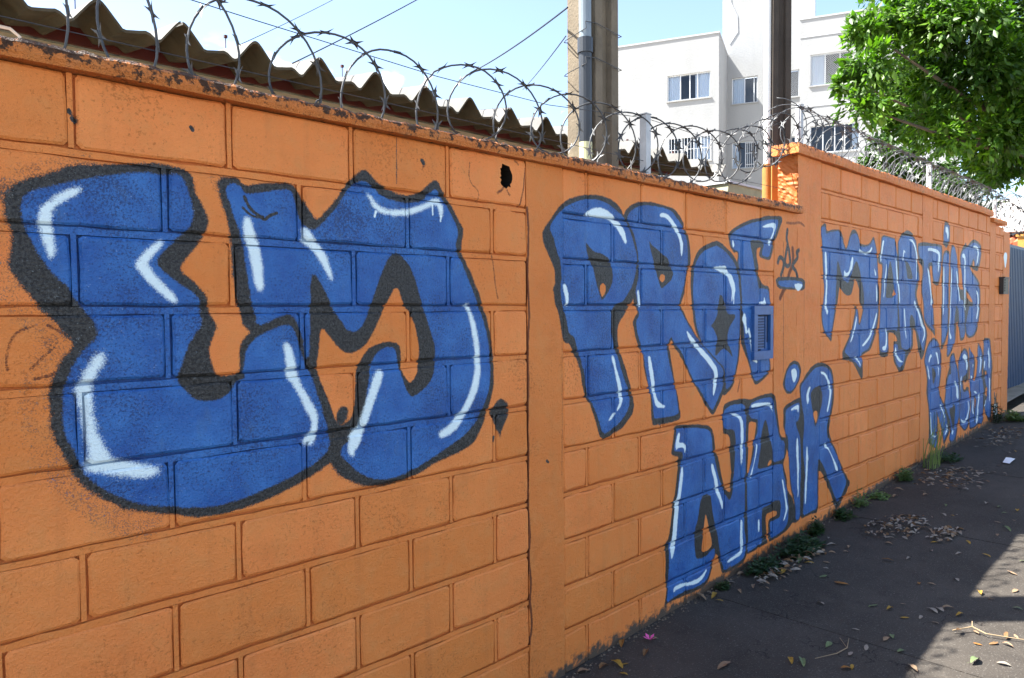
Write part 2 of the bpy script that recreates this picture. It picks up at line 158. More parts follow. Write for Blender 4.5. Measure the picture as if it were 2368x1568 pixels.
f K 6 100 0 6004 2030 6017 2092 6025 2150 6085 2165 6168 2163 6273 2157 6354 2153 6386 2037 6455 1964 6504 1851 6541 1748 6568 1632 6612 1398 6640 1259 6807 1236 6666 1191 6631 1150 6563 1066 6476 1063 6406 1109 6337 1160 6318 1219 6328 1196 6326 1253 6334 1329 6422 1322 6410 1349 6354 1382 6267 1399 6203 1397 6225 1228 6199 1205 6075 1209 6013 1234 5994 1377 6010 1523 6020 1668 6036 1803 6062 1931 5972 1942 5970 1981
f B 5 100 0 6029 2027 6037 2093 6046 2141 6096 2155 6274 2148 6344 2144 6363 2055 6432 1964 6481 1850 6519 1748 6547 1593 6576 1438 6617 1264 6629 1240 6595 1158 6527 1107 6457 1106 6388 1151 6352 1218 6349 1214 6346 1291 6367 1309 6491 1273 6499 1362 6430 1402 6353 1420 6171 1420 6194 1371 6208 1247 6033 1248 6009 1377 6021 1486 6031 1632 6057 1766 6073 1913 6062 1949 6001 1954
f K 4 100 0 6237 1974 6271 1920 6305 1846 6341 1746 6342 1723 6322 1677 6132 1673 6150 1743 6169 1805 6187 1898 6217 1955
f O 3 100 0 6320 1738 6341 1746 6365 1697 6278 1692
f K 6 100 0 6395 2129 6459 2178 6514 2209 6627 2245 6722 2234 6807 2201 6857 2156 6871 2101 6899 2022 6907 1982 6940 1923 6956 1834 6921 1781 6875 1713 6927 1637 7005 1579 7071 1509 7113 1447 7166 1404 7188 1353 7159 1279 7111 1185 7024 1128 6957 1205 6917 1288 6876 1383 6813 1428 6804 1353 6814 1256 6667 1191 6596 1241 6549 1251 6493 1250 6426 1249 6408 1747 6407 1772 6398 2038
f B 5 100 0 6417 2130 6460 2163 6515 2189 6688 2197 6795 2192 6833 2154 6859 2100 6875 2021 6890 1941 6932 1830 6859 1788 6838 1713 6878 1640 6955 1572 7020 1510 7074 1447 7127 1413 7156 1354 7120 1281 7084 1207 7044 1242 6965 1327 6912 1390 6861 1439 6835 1492 6785 1533 6737 1537 6715 1494 6717 1434 6765 1425 6768 1354 6777 1273 6665 1238 6607 1249 6515 1264 6487 1401 6448 1556 6430 1747 6439 1811 6443 2002
f K 4 100 0 6579 1996 6661 1973 6734 1924 6785 1838 6643 1835 6629 1893 6598 1951
f K 6 100 0 6882 2141 6980 2163 7133 2172 7238 2170 7568 2176 7598 2139 7603 2053 7565 1943 7514 1834 7502 1791 7335 1809 7304 1893 7288 1964 7247 1971 7221 1953 7266 1850 7283 1759 7328 1675 7356 1645 7345 1590 7378 1463 7419 1325 7342 1366 7246 1402 7139 1442 7085 1501 7069 1571 7066 1633 7012 1714 7009 1783 7040 1947 6938 1983 6898 2042
f B 5 100 0 6907 2123 7058 2135 7226 2144 7526 2157 7570 2129 7562 2008 7525 1899 7472 1829 7361 1831 7317 1914 7313 2007 7193 1993 7181 1968 7224 1891 7257 1758 7329 1645 7332 1569 7351 1463 7375 1377 7244 1431 7124 1475 7082 1550 7092 1624 7037 1714 7034 1783 7066 1948 7063 2009 6961 2025 6922 2071
f K 5 100 0 7716 2405 7760 2398 7806 2371 7826 2284 7814 2212 7772 2170 7714 2150 7655 2168 7617 2205 7606 2269 7631 2357 7673 2391
f B 5 100 0 7717 2373 7784 2365 7803 2282 7784 2215 7711 2198 7645 2211 7628 2271 7653 2355
f K 6 100 0 7604 2018 7615 2084 7657 2120 7744 2138 7819 2120 7824 2018 7816 1885 7822 1766 7833 1544 7827 1366 7728 1267 7644 1195 7600 1210 7596 1284 7602 1459 7602 1763 7599 1836
f B 5 100 0 7626 2010 7644 2085 7716 2115 7805 2097 7810 1996 7786 1884 7792 1766 7788 1544 7797 1366 7698 1276 7627 1253 7621 1371 7623 1633
f K 6 100 0 7837 2063 7849 2130 7891 2190 7936 2197 7983 2186 8050 2109 8101 2029 8140 1894 8163 1771 8277 1773 8378 1727 8389 1539 8400 1350 8338 1268 8207 1258 8169 1357 8099 1478 8073 1382 8062 1277 7958 1181 7854 1123 7772 1123 7802 1277 7851 1499 7852 1767 7861 1886
f B 5 100 0 7867 2064 7879 2127 7922 2183 7984 2168 8050 2095 8079 2006 8109 1893 8147 1771 8184 1679 8349 1657 8361 1446 8369 1304 8238 1285 8202 1356 8162 1495 8124 1610 8060 1610 8019 1497 8010 1379 8048 1259 7942 1204 7824 1138 7793 1144 7829 1321 7863 1544 7882 1767 7876 1887
f K 6 100 0 8173 2032 8161 2100 8207 2153 8334 2229 8366 2245 8385 2209 8451 2222 8534 2264 8655 2293 8798 2280 8928 2249 8969 2202 8937 2111 8887 2021 8818 1965 8656 1979 8567 2009 8551 1976 8712 1928 8879 1864 8939 1782 8958 1634 8887 1436 8837 1349 8732 1293 8540 1275 8402 1317 8378 1445 8317 1633 8293 1773 8236 1919
f B 5 100 0 8197 2033 8193 2102 8255 2155 8369 2189 8469 2204 8553 2237 8674 2263 8818 2252 8912 2218 8917 2135 8850 2034 8725 2015 8703 2077 8649 2099 8548 2023 8515 1998 8605 1939 8806 1862 8902 1781 8911 1634 8865 1486 8800 1364 8696 1309 8556 1294 8434 1335 8411 1445 8521 1610 8661 1600 8676 1633 8531 1729 8391 1793 8382 1657 8349 1657 8289 1851
f O 3 100 0 8641 2079 8687 2052 8680 2013 8618 2016
f O 3 100 0 8393 1760 8532 1714 8658 1653 8571 1643 8448 1690
f W 4 100 0 4975 1979 4994 1983 5007 1939 5013 1844 5022 1749 5015 1711 5013 1631 5002 1622 5053 1580 5026 1551 5003 1574 4979 1619 4989 1695 4999 1748 4986 1843 4976 1922
f W 4 100 0 5451 1969 5473 1963 5470 1919 5453 1881 5420 1850 5377 1825 5352 1814 5310 1820 5305 1853 5317 1870 5335 1847 5385 1855 5419 1890 5439 1941
f W 4 100 0 5582 2036 5605 2034 5628 2018 5711 2012 5785 2029 5822 2060 5842 2050 5795 2009 5720 1995 5665 2003 5574 2012
f W 4 100 0 5944 1567 5954 1538 5917 1481 5879 1428 5813 1369 5739 1332 5674 1310 5651 1318 5701 1341 5794 1384 5850 1436 5906 1506
f W 4 100 0 5541 1546 5551 1522 5526 1461 5500 1410 5466 1367 5432 1344 5440 1367 5483 1421 5516 1488
f W 4 100 0 5518 1248 5574 1229 5631 1177 5624 1162 5589 1196 5532 1231
f W 4 100 0 5884 1906 5914 1879 5930 1847 5906 1843
f W 4 100 0 5922 1793 5948 1740 5960 1668 5937 1636 5930 1704
f W 4 100 0 6056 2123 6092 2125 6073 2088 6049 2021 6031 1955 6011 1958 6028 2056
f W 4 100 0 6360 1998 6376 1995 6401 1905 6415 1837 6451 1747 6466 1640 6444 1640 6430 1728 6394 1810 6368 1904
f W 4 100 0 6154 1953 6166 1916 6157 1860 6128 1804 6119 1743 6101 1672 6090 1687 6109 1742 6107 1804 6135 1897
f W 4 100 0 6144 1447 6171 1424 6179 1353 6175 1297 6145 1258 6083 1264 6072 1290 6144 1299 6157 1372
f W 4 100 0 6379 1282 6397 1250 6415 1211 6483 1169 6563 1149 6529 1140 6439 1160 6387 1201 6359 1244
f W 4 100 0 6677 2173 6736 2176 6809 2145 6860 2088 6893 2022 6890 1941 6882 1841 6858 1836 6872 1941 6862 2020 6823 2098 6761 2146 6689 2162
f W 4 100 0 6542 2080 6612 2048 6565 2058 6544 2026 6545 1983 6522 1986 6532 2044
f W 4 100 0 6834 1664 6878 1620 6955 1559 7021 1502 7061 1448 7121 1405 7124 1343 7080 1303 7043 1279 7066 1320 7097 1364 7075 1410 7011 1436 6944 1527 6879 1600 6817 1632
f W 4 100 0 6565 1593 6589 1586 6603 1515 6618 1417 6638 1358 6633 1326 6607 1398 6580 1496
f W 4 100 0 7162 2120 7240 2129 7458 2123 7530 2093 7527 2007 7494 1941 7468 1906 7477 2005 7488 2078 7404 2095 7241 2104 7176 2096
f W 4 100 0 7169 1955 7210 1919 7253 1850 7270 1759 7315 1654 7303 1612 7263 1620 7274 1675 7258 1725 7228 1807 7185 1889
f W 4 100 0 7675 2348 7748 2349 7781 2281 7754 2226 7722 2286 7677 2304
f W 4 100 0 7635 1985 7657 1968 7674 1764 7663 1545 7643 1510 7638 1764 7632 1880
f W 4 100 0 7895 1972 7918 1964 7917 1843 7898 1767 7886 1543 7857 1365 7937 1304 7877 1284 7842 1365 7863 1544 7882 1767 7878 1842
f W 4 100 0 8050 1955 8082 1938 8129 1802 8166 1725 8201 1656 8170 1652 8132 1748 8079 1846
f W 4 100 0 8241 2122 8306 2130 8358 2095 8369 1899 8376 1774 8379 1563 8354 1563 8343 1774 8335 1899 8317 2084 8243 2086
f W 4 100 0 8641 2228 8747 2229 8857 2210 8844 2132 8796 2027 8777 2041 8815 2155 8785 2202 8642 2209
f W 4 100 0 8775 1780 8850 1741 8882 1658 8870 1560 8812 1467 8775 1473 8824 1560 8846 1658 8814 1731
f K 6 100 0 7100 1129 7149 1210 7224 1282 7357 1328 7468 1303 7541 1257 7586 1212 7618 1145 7622 1057 7611 970 7574 863 7562 807 7622 749 7712 683 7726 703 7822 577 7888 461 7907 391 7804 336 7717 280 7668 398 7621 479 7515 609 7535 480 7531 262 7403 315 7292 360 7265 363 7271 533 7251 684 7193 795 7183 873 7199 956 7156 1042
f B 5 100 0 7126 1128 7175 1209 7251 1273 7371 1306 7469 1282 7542 1240 7588 1168 7600 1058 7583 972 7545 865 7534 801 7608 737 7669 683 7683 694 7777 582 7842 475 7860 405 7758 351 7715 325 7697 394 7650 476 7575 542 7470 670 7502 571 7493 464 7508 287 7402 332 7318 373 7311 528 7278 681 7233 791 7216 870 7226 954 7182 1049
f K 4 100 0 7328 1057 7425 1034 7455 980 7430 918 7363 893 7346 966
f K 6 100 0 7726 718 7751 805 7775 914 7832 977 7889 1041 7870 1110 7929 1147 8022 1157 8072 1086 8106 1052 8158 979 8194 898 8263 832 8242 615 8246 532 8186 450 8159 360 8115 281 7975 263 7879 326 7922 389 7870 508 7759 633 7711 704
f B 5 100 0 7755 715 7779 825 7806 890 7863 953 7940 948 7920 1039 7916 1112 7991 1140 8057 1077 8107 1028 8160 933 8197 837 8219 742 8230 534 8154 453 8126 364 8082 304 7989 280 7910 327 7967 406 7916 503 7805 615 7741 692
f K 4 100 0 7895 623 7987 619 8016 662 8097 622 8070 532 8062 376 7997 439 7946 523 7897 587
f K 6 100 0 8169 1071 8246 1146 8342 1187 8426 1176 8497 1135 8535 1071 8557 978 8546 883 8553 752 8611 660 8633 576 8631 618 8604 475 8558 368 8423 332 8287 391 8217 469 8242 607 8254 692 8211 883 8158 979
f B 5 100 0 8201 1069 8279 1140 8360 1165 8445 1142 8500 1072 8523 980 8458 913 8358 905 8310 876 8315 781 8384 733 8519 750 8573 702 8611 660 8613 619 8585 501 8522 387 8422 351 8303 403 8233 477 8256 653 8268 738 8227 882 8173 988
f O 3 100 0 8360 872 8429 824 8530 860 8561 766 8482 791 8416 754 8357 778
f K 6 100 0 8518 1205 8600 1149 8763 1078 8786 989 8740 869 8724 826 8797 811 8856 1034 8849 1158 8899 1230 8997 1161 9076 1108 9100 1021 9052 872 9152 815 9158 713 9167 567 9125 327 8917 351 8826 327 8595 330 8573 405 8636 520 8626 691 8585 807 8556 1002
f B 5 100 0 8537 1181 8636 1128 8727 1075 8732 992 8702 896 8724 826 8815 819 8878 983 8890 1082 8876 1157 8920 1199 9038 1104 9062 1023 9013 900 9056 822 9134 791 9139 714 9129 571 9105 344 8934 364 8825 352 8771 343 8611 347 8604 475 8651 567 8644 689 8602 806 8573 1001
f K 3 100 0 8752 670 8824 664 8846 597 8816 501 8805 379 8769 383 8778 530
f O 3 100 0 8782 1067 8836 1065 8827 912 8773 916
f O 3 100 0 8774 901 8810 899 8796 831 8760 833
f O 3 100 0 8780 638 8817 640 8813 541 8792 533
f K 6 100 0 9094 1122 9104 1263 9239 1261 9379 1249 9429 1107 9500 957 9469 808 9457 688 9480 494 9479 354 9401 316 9297 374 9194 462 9150 543 9161 670 9161 661 9075 820 9084 971
f B 5 100 0 9132 1120 9134 1242 9340 1237 9388 1109 9449 950 9407 822 9416 692 9449 497 9437 385 9377 365 9254 430 9190 514 9282 608 9297 684 9296 701 9193 771 9169 839 9266 858 9243 911 9146 907 9103 970
f O 3 100 0 9166 895 9224 897 9247 849 9187 863
f O 3 100 0 9197 709 9274 724 9281 625 9222 620
f W 4 100 0 7303 1177 7337 1154 7284 1136 7259 1099 7232 1113 7256 1163
f W 4 100 0 7193 1090 7235 1046 7265 972 7279 941 7245 961 7223 1017
f W 4 100 0 7432 1188 7488 1182 7519 1124 7550 1070 7507 1064 7544 1035 7533 975 7520 950 7523 1041 7491 1125 7447 1166
f W 4 100 0 7589 694 7640 676 7702 607 7779 523 7751 499 7827 468 7859 433 7815 402 7742 375 7756 400 7829 432 7797 476 7736 506 7749 531 7672 610 7597 680
f W 4 100 0 7312 665 7330 569 7341 469 7384 434 7468 410 7440 396 7370 422 7321 463 7309 571
f W 4 100 0 8036 882 8100 868 8159 803 8189 698 8157 687 8108 719 8103 798 8069 852
f W 4 100 0 7998 407 8038 388 8001 351 7969 369
f W 4 100 0 8362 1131 8447 1104 8484 1054 8505 991 8465 946 8451 1046 8365 1070 8297 1097
f W 4 100 0 8291 919 8278 854 8292 750 8267 747 8244 880
f W 4 100 0 8516 648 8561 615 8591 549 8550 500 8519 445 8435 416 8317 435 8265 488 8350 450 8451 448 8516 503 8564 561
f W 4 100 0 8983 1082 9030 1075 9008 976 8975 903 8939 890 8955 929 8969 1003
f W 4 100 0 8687 1009 8714 993 8681 961
f W 4 100 0 8615 892 8668 884 8661 840 8634 852
f W 4 100 0 8717 644 8737 608 8724 526 8763 477 8718 482 8689 524 8703 586
f W 4 100 0 8951 688 8990 674 8957 597 8924 530 8945 488 8914 391 8861 362 8841 390 8892 444 8887 529 8919 616
f W 4 100 0 8731 719 8803 715 8869 685 8823 684 8750 705
f W 4 100 0 9314 1169 9340 1085 9375 1006 9361 919 9331 921 9312 1061 9290 1088
f W 4 100 0 9167 1027 9179 991 9145 917 9116 919 9132 979
f W 4 100 0 9347 821 9398 807 9396 693 9405 552 9375 555 9366 696
f W 4 100 0 9224 588 9245 565 9191 509 9160 527 9208 538
f K 4 100 0 9561 520 9751 504 9774 478 9763 328 9605 324 9552 346 9557 425
f W 3 100 0 9593 495 9720 489 9718 371 9601 378
l K 4 100 40 9668 472 9628 450 9703 421 9621 397
l K 4 100 40 9602 616 9609 568 9654 521
l K 4 100 40 9702 597 9642 549 9623 524
f W 6 90 0 9986 2227 10077 2216 10072 2134 10001 2028 9939 2112 9911 2192
l K 3 100 11 786 2112 790 2105
l K 3 100 9 493 2106 495 2098
l K 3 100 13 501 2087 504 2082
l K 3 100 14 1579 2130 1585 2120
l K 3 100 10 2208 975 2219 966
l R 10 70 12 1982 2095 1963 2068 1940 2056
l R 10 60 12 2035 2191 2054 2180
l R 8 60 10 1991 2071 2005 2052
l R 8 60 12 1576 2134 1594 2122 1583 2108
l R 10 60 14 497 2098 506 2091 509 2079
l R 3 90 12 2104 2014 2110 1876 2098 1737 2112 1598 2098 1458 2104 1318 2095 1195 2100 1001 2093 789 2107 679 2093 593 2110 499 2101 393 2116 317 2097 232
l R 3 50 6 2308 1924 2309 1633 2308 1266 2302 896
l R 3 60 8 1908 1823 1918 1732 1935 1649
l R 3 60 6 1798 2154 1791 2081 1846 2055 1835 2006
l R 3 70 8 2091 2167 2082 2081 2057 2010
l K 4 100 10 1905 1097 1910 1113
l R 3 60 8 404 1576 360 1559 343 1498 347 1472
l R 3 70 8 431 1575 468 1554 488 1525
l R 3 60 8 392 1470 415 1494 434 1512 443 1519
l R 3 70 10 402 1448 437 1453 458 1469
l K 3 90 10 933 1938 946 1908 978 1886 994 1874 1005 1888 1032 1899
l K 3 80 8 926 1906 965 1878 989 1886
l R 4 50 12 4361 2009 4372 1205
l R 4 40 12 4657 1915 4668 903
l R 4 60 15 3826 1191 3810 1159 3802 1131
l K 2 80 4 1472 2193 1469 2036
'''
def gauss(m, s):
    if s < 0.35: return m
    r = max(1, int(s*2.6)); k = np.exp(-0.5*(np.arange(-r, r+1)/s)**2); k /= k.sum()
    o = np.zeros_like(m); p = np.pad(m, ((r, r), (0, 0)))
    for i, w in enumerate(k): o += w*p[i:i+m.shape[0]]
    p = np.pad(o, ((0, 0), (r, r))); q = np.zeros_like(m)
    for i, w in enumerate(k): q += w*p[:, i:i+m.shape[1]]
    return q
def paint_masks():
    ch = np.zeros((4, GH, GW), np.float32); idx = {'K': 0, 'B': 1, 'W': 2, 'R': 3}
    for row in PAINT.strip().split('\n'):
        t = row.split(); kind, c, soft, a, wd = t[0], t[1], int(t[2])/1000, int(t[3])/100, int(t[4])/1000
        v = np.array([int(x) for x in t[5:]], float).reshape(-1, 2)/1000
        P = np.stack([(v[:, 0]-GX0)/GPX, (v[:, 1]-GZ0)/GPX], 1)
        if kind == 'f':
            Q = np.roll(P, -1, 0); P = np.stack([P*0.8+Q*0.2, P*0.2+Q*0.8], 1).reshape(-1, 2)
        else:
            for _ in range(2):
                P = np.concatenate([P[:1], np.stack([P[:-1]*0.75+P[1:]*0.25, P[:-1]*0.25+P[1:]*0.75], 1).reshape(-1, 2), P[-1:]])
        pad = int(3*soft/GPX+wd/GPX)+4
        x0 = max(0, int(P[:, 0].min())-pad); x1 = min(GW, int(P[:, 0].max())+pad); y0 = max(0, int(P[:, 1].min())-pad); y1 = min(GH, int(P[:, 1].max())+pad)
        if x1 <= x0 or y1 <= y0: continue
        w, h = x1-x0, y1-y0; P = P-(x0, y0)
        if kind == 'f':
            tg = np.zeros((h, w+1), np.int32); Q = np.roll(P, -1, 0)
            for (ax, ay), (bx, by) in zip(P, Q):
                if ay == by: continue
                if ay > by: ax, ay, bx, by = bx, by, ax, ay
                r0 = max(0, math.ceil(ay-0.5)); r1 = min(h, math.ceil(by-0.5))
                if r1 <= r0: continue
                rows = np.arange(r0, r1); xi = ax+(rows+0.5-ay)*(bx-ax)/(by-ay)
                np.add.at(tg, (rows, np.clip(np.ceil(xi-0.5).astype(int), 0, w)), 1)
            m = (np.cumsum(tg, 1)[:, :w] % 2).astype(np.float32)
            m = gauss(m, soft/GPX*0.75)
        else:
            yy, xx = np.mgrid[0:h, 0:w].astype(np.float32)+0.5; d = np.full((h, w), 1e9, np.float32)
            for (ax, ay), (bx, by) in zip(P[:-1], P[1:]):
                dx, dy = bx-ax, by-ay; L = dx*dx+dy*dy+1e-9
                tt = np.clip(((xx-ax)*dx+(yy-ay)*dy)/L, 0, 1); d = np.minimum(d, np.hypot(xx-ax-tt*dx, yy-ay-tt*dy))
            m = np.clip((wd/2/GPX-d)/(soft/GPX)+0.5, 0, 1).astype(np.float32)
        m = m*a; sub = ch[:, y0:y1, x0:x1]
        if c == 'R': sub[3] = np.maximum(sub[3], m); continue
        sub[:3] *= (1-m)
        if c in idx: sub[idx[c]] += m
    return ch
_ch = paint_masks()
gimg = bpy.data.images.new('graffiti_masks', GW, GH, alpha=True, float_buffer=False)
gimg.colorspace_settings.name = 'Non-Color'; gimg.alpha_mode = 'CHANNEL_PACKED'
gimg.pixels.foreach_set(np.ascontiguousarray(np.moveaxis(np.clip(_ch, 0, 1), 0, 2)).ravel()); gimg.update(); gimg.pack()

# ------------------------------------------------------------------ material helpers
class NT:
    def __init__(s, name):
        s.m = bpy.data.materials.new(name); s.m.use_nodes = True; s.t = s.m.node_tree; s.n = s.t.nodes; s.n.clear()
        s.out = s.n.new('ShaderNodeOutputMaterial'); s.b = s.n.new('ShaderNodeBsdfPrincipled'); s.l(s.b.outputs[0], s.out.inputs['Surface'])
    def l(s, a, b): s.t.links.new(a, b)
    def put(s, sock, v):
        if v is None: return
        if isinstance(v, bpy.types.NodeSocket): s.l(v, sock)
        elif isinstance(v, (tuple, list)) and len(v) == 3 and sock.type == 'RGBA': sock.default_value = (*v, 1)
        else: sock.default_value = v
    def math(s, op, a, b=None, c=None, clamp=False):
        n = s.n.new('ShaderNodeMath'); n.operation = op; n.use_clamp = clamp; s.put(n.inputs[0], a)
        if b is not None: s.put(n.inputs[1], b)
        if c is not None: s.put(n.inputs[2], c)
        return n.outputs[0]
    def mix(s, f, a, b, blend='MIX'):
        n = s.n.new('ShaderNodeMix'); n.data_type = 'RGBA'; n.blend_type = blend; s.put(n.inputs[0], f); s.put(n.inputs[6], a); s.put(n.inputs[7], b); return n.outputs[2]
    def rng(s, v, a, b, c=0., d=1., smooth=False):
        n = s.n.new('ShaderNodeMapRange'); n.interpolation_type = 'SMOOTHSTEP' if smooth else 'LINEAR'
        s.put(n.inputs[0], v)
        for i, q in enumerate((a, b, c, d)): s.put(n.inputs[1+i], q)
        return n.outputs[0]
    def noise(s, vec, scale, detail=3, rough=0.55, dist=0.):
        n = s.n.new('ShaderNodeTexNoise'); s.put(n.inputs['Vector'], vec); n.inputs['Scale'].default_value = scale; n.inputs['Detail'].default_value = detail
        n.inputs['Roughness'].default_value = rough; n.inputs['Distortion'].default_value = dist; return n.outputs[0]
    def pos(s):
        return s.n.new('ShaderNodeNewGeometry').outputs['Position']
    def objc(s):
        return s.n.new('ShaderNodeTexCoord').outputs['Object']
    def xyz(s, v):
        n = s.n.new('ShaderNodeSeparateXYZ'); s.l(v, n.inputs[0]); return n.outputs
    def comb(s, x, y, z=0.):
        n = s.n.new('ShaderNodeCombineXYZ'); s.put(n.inputs[0], x); s.put(n.inputs[1], y); s.put(n.inputs[2], z); return n.outputs[0]
    def scale(s, v, k):
        n = s.n.new('ShaderNodeMapping'); s.l(v, n.inputs[0]); n.inputs['Scale'].default_value = k; return n.outputs[0]
    def bump(s, h, strength, dist, prev=None):
        n = s.n.new('ShaderNodeBump'); n.inputs['Strength'].default_value = strength; n.inputs['Distance'].default_value = dist; s.put(n.inputs['Height'], h)
        if prev is not None: s.l(prev, n.inputs['Normal'])
        return n.outputs[0]
    def fin(s, col=None, rough=0.6, spec=0.5, normal=None, metal=0.):
        s.put(s.b.inputs['Base Color'], col); s.put(s.b.inputs['Roughness'], rough); s.put(s.b.inputs['Specular IOR Level'], spec); s.put(s.b.inputs['Metallic'], metal)
        if normal is not None: s.l(normal, s.b.inputs['Normal'])
        return s.m
def gz(x): return 0.035+0.0387*(max(-25, min(40, x))-2.5)

ORANGE_A, ORANGE_B = (0.72, 0.214, 0.054), (0.80, 0.268, 0.074)
def wall_paint(name, rough_bump=1.0, masks=True, mould=None, tone=1.0):
    s = NT(name); P = s.pos(); x, y, z = s.xyz(P)
    big = s.noise(P, 2.6, 3); mid = s.noise(P, 14, 4); fine = s.noise(P, 150, 3, 0.6); grain = s.noise(P, 330, 2, 0.6)
    col = s.mix(s.rng(big, 0.35, 0.65), ORANGE_A, ORANGE_B)
    oi = s.n.new('ShaderNodeObjectInfo'); col = s.mix(s.rng(oi.outputs['Random'], 0, 1, 0, 0.75), col, (0.60, 0.185, 0.034))
    col = s.mix(s.rng(mid, 0.48, 0.72, 0, 0.45), col, (0.60, 0.25, 0.075))
    col = s.mix(s.rng(s.noise(P, 5.5, 5, 0.65), 0.55, 0.72, 0, 0.45), col, (0.50, 0.165, 0.04))
    if tone != 1.0: col = s.mix(1.0, col, (tone, tone*0.9, tone*0.85), 'MULTIPLY')
    specks = s.rng(s.math('ADD', s.noise(P, 85, 3, 0.75), s.math('MULTIPLY', s.math('SUBTRACT', s.noise(P, 4, 3), 0.5), 0.55)), 0.60, 0.70, 0, 0.6)
    col = s.mix(specks, col, (0.36, 0.10, 0.018))
    drip = s.rng(s.noise(s.scale(P, (9, 9, 0.6)), 1.6, 4), 0.56, 0.76, 0, 0.36)
    col = s.mix(drip, col, (0.42, 0.14, 0.04))
    rough = 0.5; spec = 0.24
    if masks:
        jit = s.math('MULTIPLY', s.math('SUBTRACT', s.noise(P, 26, 3), 0.5), 0.007)
        u = s.math('DIVIDE', s.math('SUBTRACT', s.math('ADD', x, jit), GX0), GX1-GX0)
        v = s.math('DIVIDE', s.math('SUBTRACT', s.math('ADD', z, jit), GZ0), GZ1-GZ0)
        im = s.n.new('ShaderNodeTexImage'); im.image = gimg; im.extension = 'CLIP'; im.interpolation = 'Linear'; s.l(s.comb(u, v), im.inputs[0])
        sp = s.n.new('ShaderNodeSeparateColor'); s.l(im.outputs['Color'], sp.inputs[0])
        nz = s.math('ADD', s.math('MULTIPLY', s.math('SUBTRACT', s.noise(P, 230, 3, 0.75), 0.5), 1.5), s.math('MULTIPLY', s.math('SUBTRACT', s.noise(P, 38, 3), 0.5), 0.35))
        def soft(c, lo=0.32, hi=0.68): return s.rng(s.math('ADD', c, nz), lo, hi)
        Kr, Br, Wr = sp.outputs[0], sp.outputs[1], sp.outputs[2]
        tot = s.math('ADD', s.math('ADD', Kr, Br), Wr); T = soft(tot)
        ratio = s.math('DIVIDE', Br, s.math('MAXIMUM', s.math('ADD', Kr, Br), 0.02)); B = soft(ratio)
        Wm = soft(s.math('DIVIDE', Wr, s.math('MAXIMUM', tot, 0.02)), 0.2, 0.8)
        R = s.rng(s.math('ADD', im.outputs['Alpha'], nz), 0.3, 0.7)
        blue = s.mix(s.rng(s.noise(P, 7, 5, 0.6), 0.35, 0.68), (0.013, 0.082, 0.31), (0.036, 0.160, 0.45))
        spn = s.math('ADD', s.noise(P, 150, 3, 0.8), s.math('MULTIPLY', s.math('SUBTRACT', s.noise(P, 4.5, 4), 0.5), 0.5))
        blue = s.mix(s.rng(spn, 0.50, 0.66, 0, 0.85), blue, (0.007, 0.024, 0.10))
        blue = s.mix(s.rng(s.noise(s.scale(P, (6, 6, 2.2)), 3.0, 5), 0.60, 0.76, 0, 0.45), blue, (0.07, 0.125, 0.20))
        blk = s.mix(s.rng(s.noise(P, 130, 3, 0.75), 0.42, 0.60), (0.044, 0.043, 0.041), (0.006, 0.006, 0.006))
        col = s.mix(R, col, (0.16, 0.045, 0.015))
        paint = s.mix(B, blk, blue); paint = s.mix(Wm, paint, (0.70, 0.84, 0.88))
        if tone != 1.0: paint = s.mix(1.0, paint, (0.42, 0.48, 0.6), 'MULTIPLY')
        col = s.mix(T, col, paint); K = T
        painted = T
        rough = s.rng(painted, 0, 1, 0.52, 0.36); spec = s.rng(painted, 0, 1, 0.24, 0.36)
    h = s.math('SUBTRACT', z, s.math('ADD', s.math('MULTIPLY', x, 0.0387), 0.035-0.0387*2.5))
    gr = s.math('ADD', s.rng(h, 0.0, 0.13, 0.62, 0.0), s.math('MULTIPLY', s.math('SUBTRACT', s.noise(P, 17, 5, 0.65), 0.5), 1.0))
    col = s.mix(s.math('MULTIPLY', s.rng(gr, 0.36, 0.5), s.rng(h, 0.1, 0.3, 1, 0)), col, (0.085, 0.062, 0.045))
    if mould is not None:
        mz = s.math('ADD', s.rng(z, mould-0.040, mould+0.004, -0.35, 0.35), s.math('MULTIPLY', s.math('SUBTRACT', s.noise(P, 42, 6, 0.7), 0.5), 3.4))
        col = s.mix(s.rng(mz, -0.10 if mould < 2.4 else 0.12, 0.16 if mould < 2.4 else 0.4, 0, 0.93), col, (0.026, 0.019, 0.013))
        col = s.mix(s.rng(s.noise(P, 11, 3), 0.58, 0.7, 0, 0.5), col, (0.30, 0.17, 0.09))
    hgt = s.math('ADD', s.math('MULTIPLY', fine, 0.5), s.math('ADD', s.math('MULTIPLY', grain, 0.3), s.math('MULTIPLY', mid, 0.7)))
    hgt = s.math('ADD', hgt, s.math('MULTIPLY', s.noise(P, 38, 3, 0.6), 0.5)); n = s.bump(hgt, 1.0*rough_bump, 0.008)
    return s.fin(col, rough, spec, n)
MAT = {}
MAT['wall'] = wall_paint('orange_wall_paint')
MAT['plaster'] = wall_paint('orange_rough_plaster', 1.35)
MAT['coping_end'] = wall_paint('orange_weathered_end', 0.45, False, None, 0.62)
MAT['coping_low'] = wall_paint('orange_coping_low', 2.2, False, 2.245)
MAT['coping_tall'] = wall_paint('orange_coping_tall', 2.0, False, 2.64)

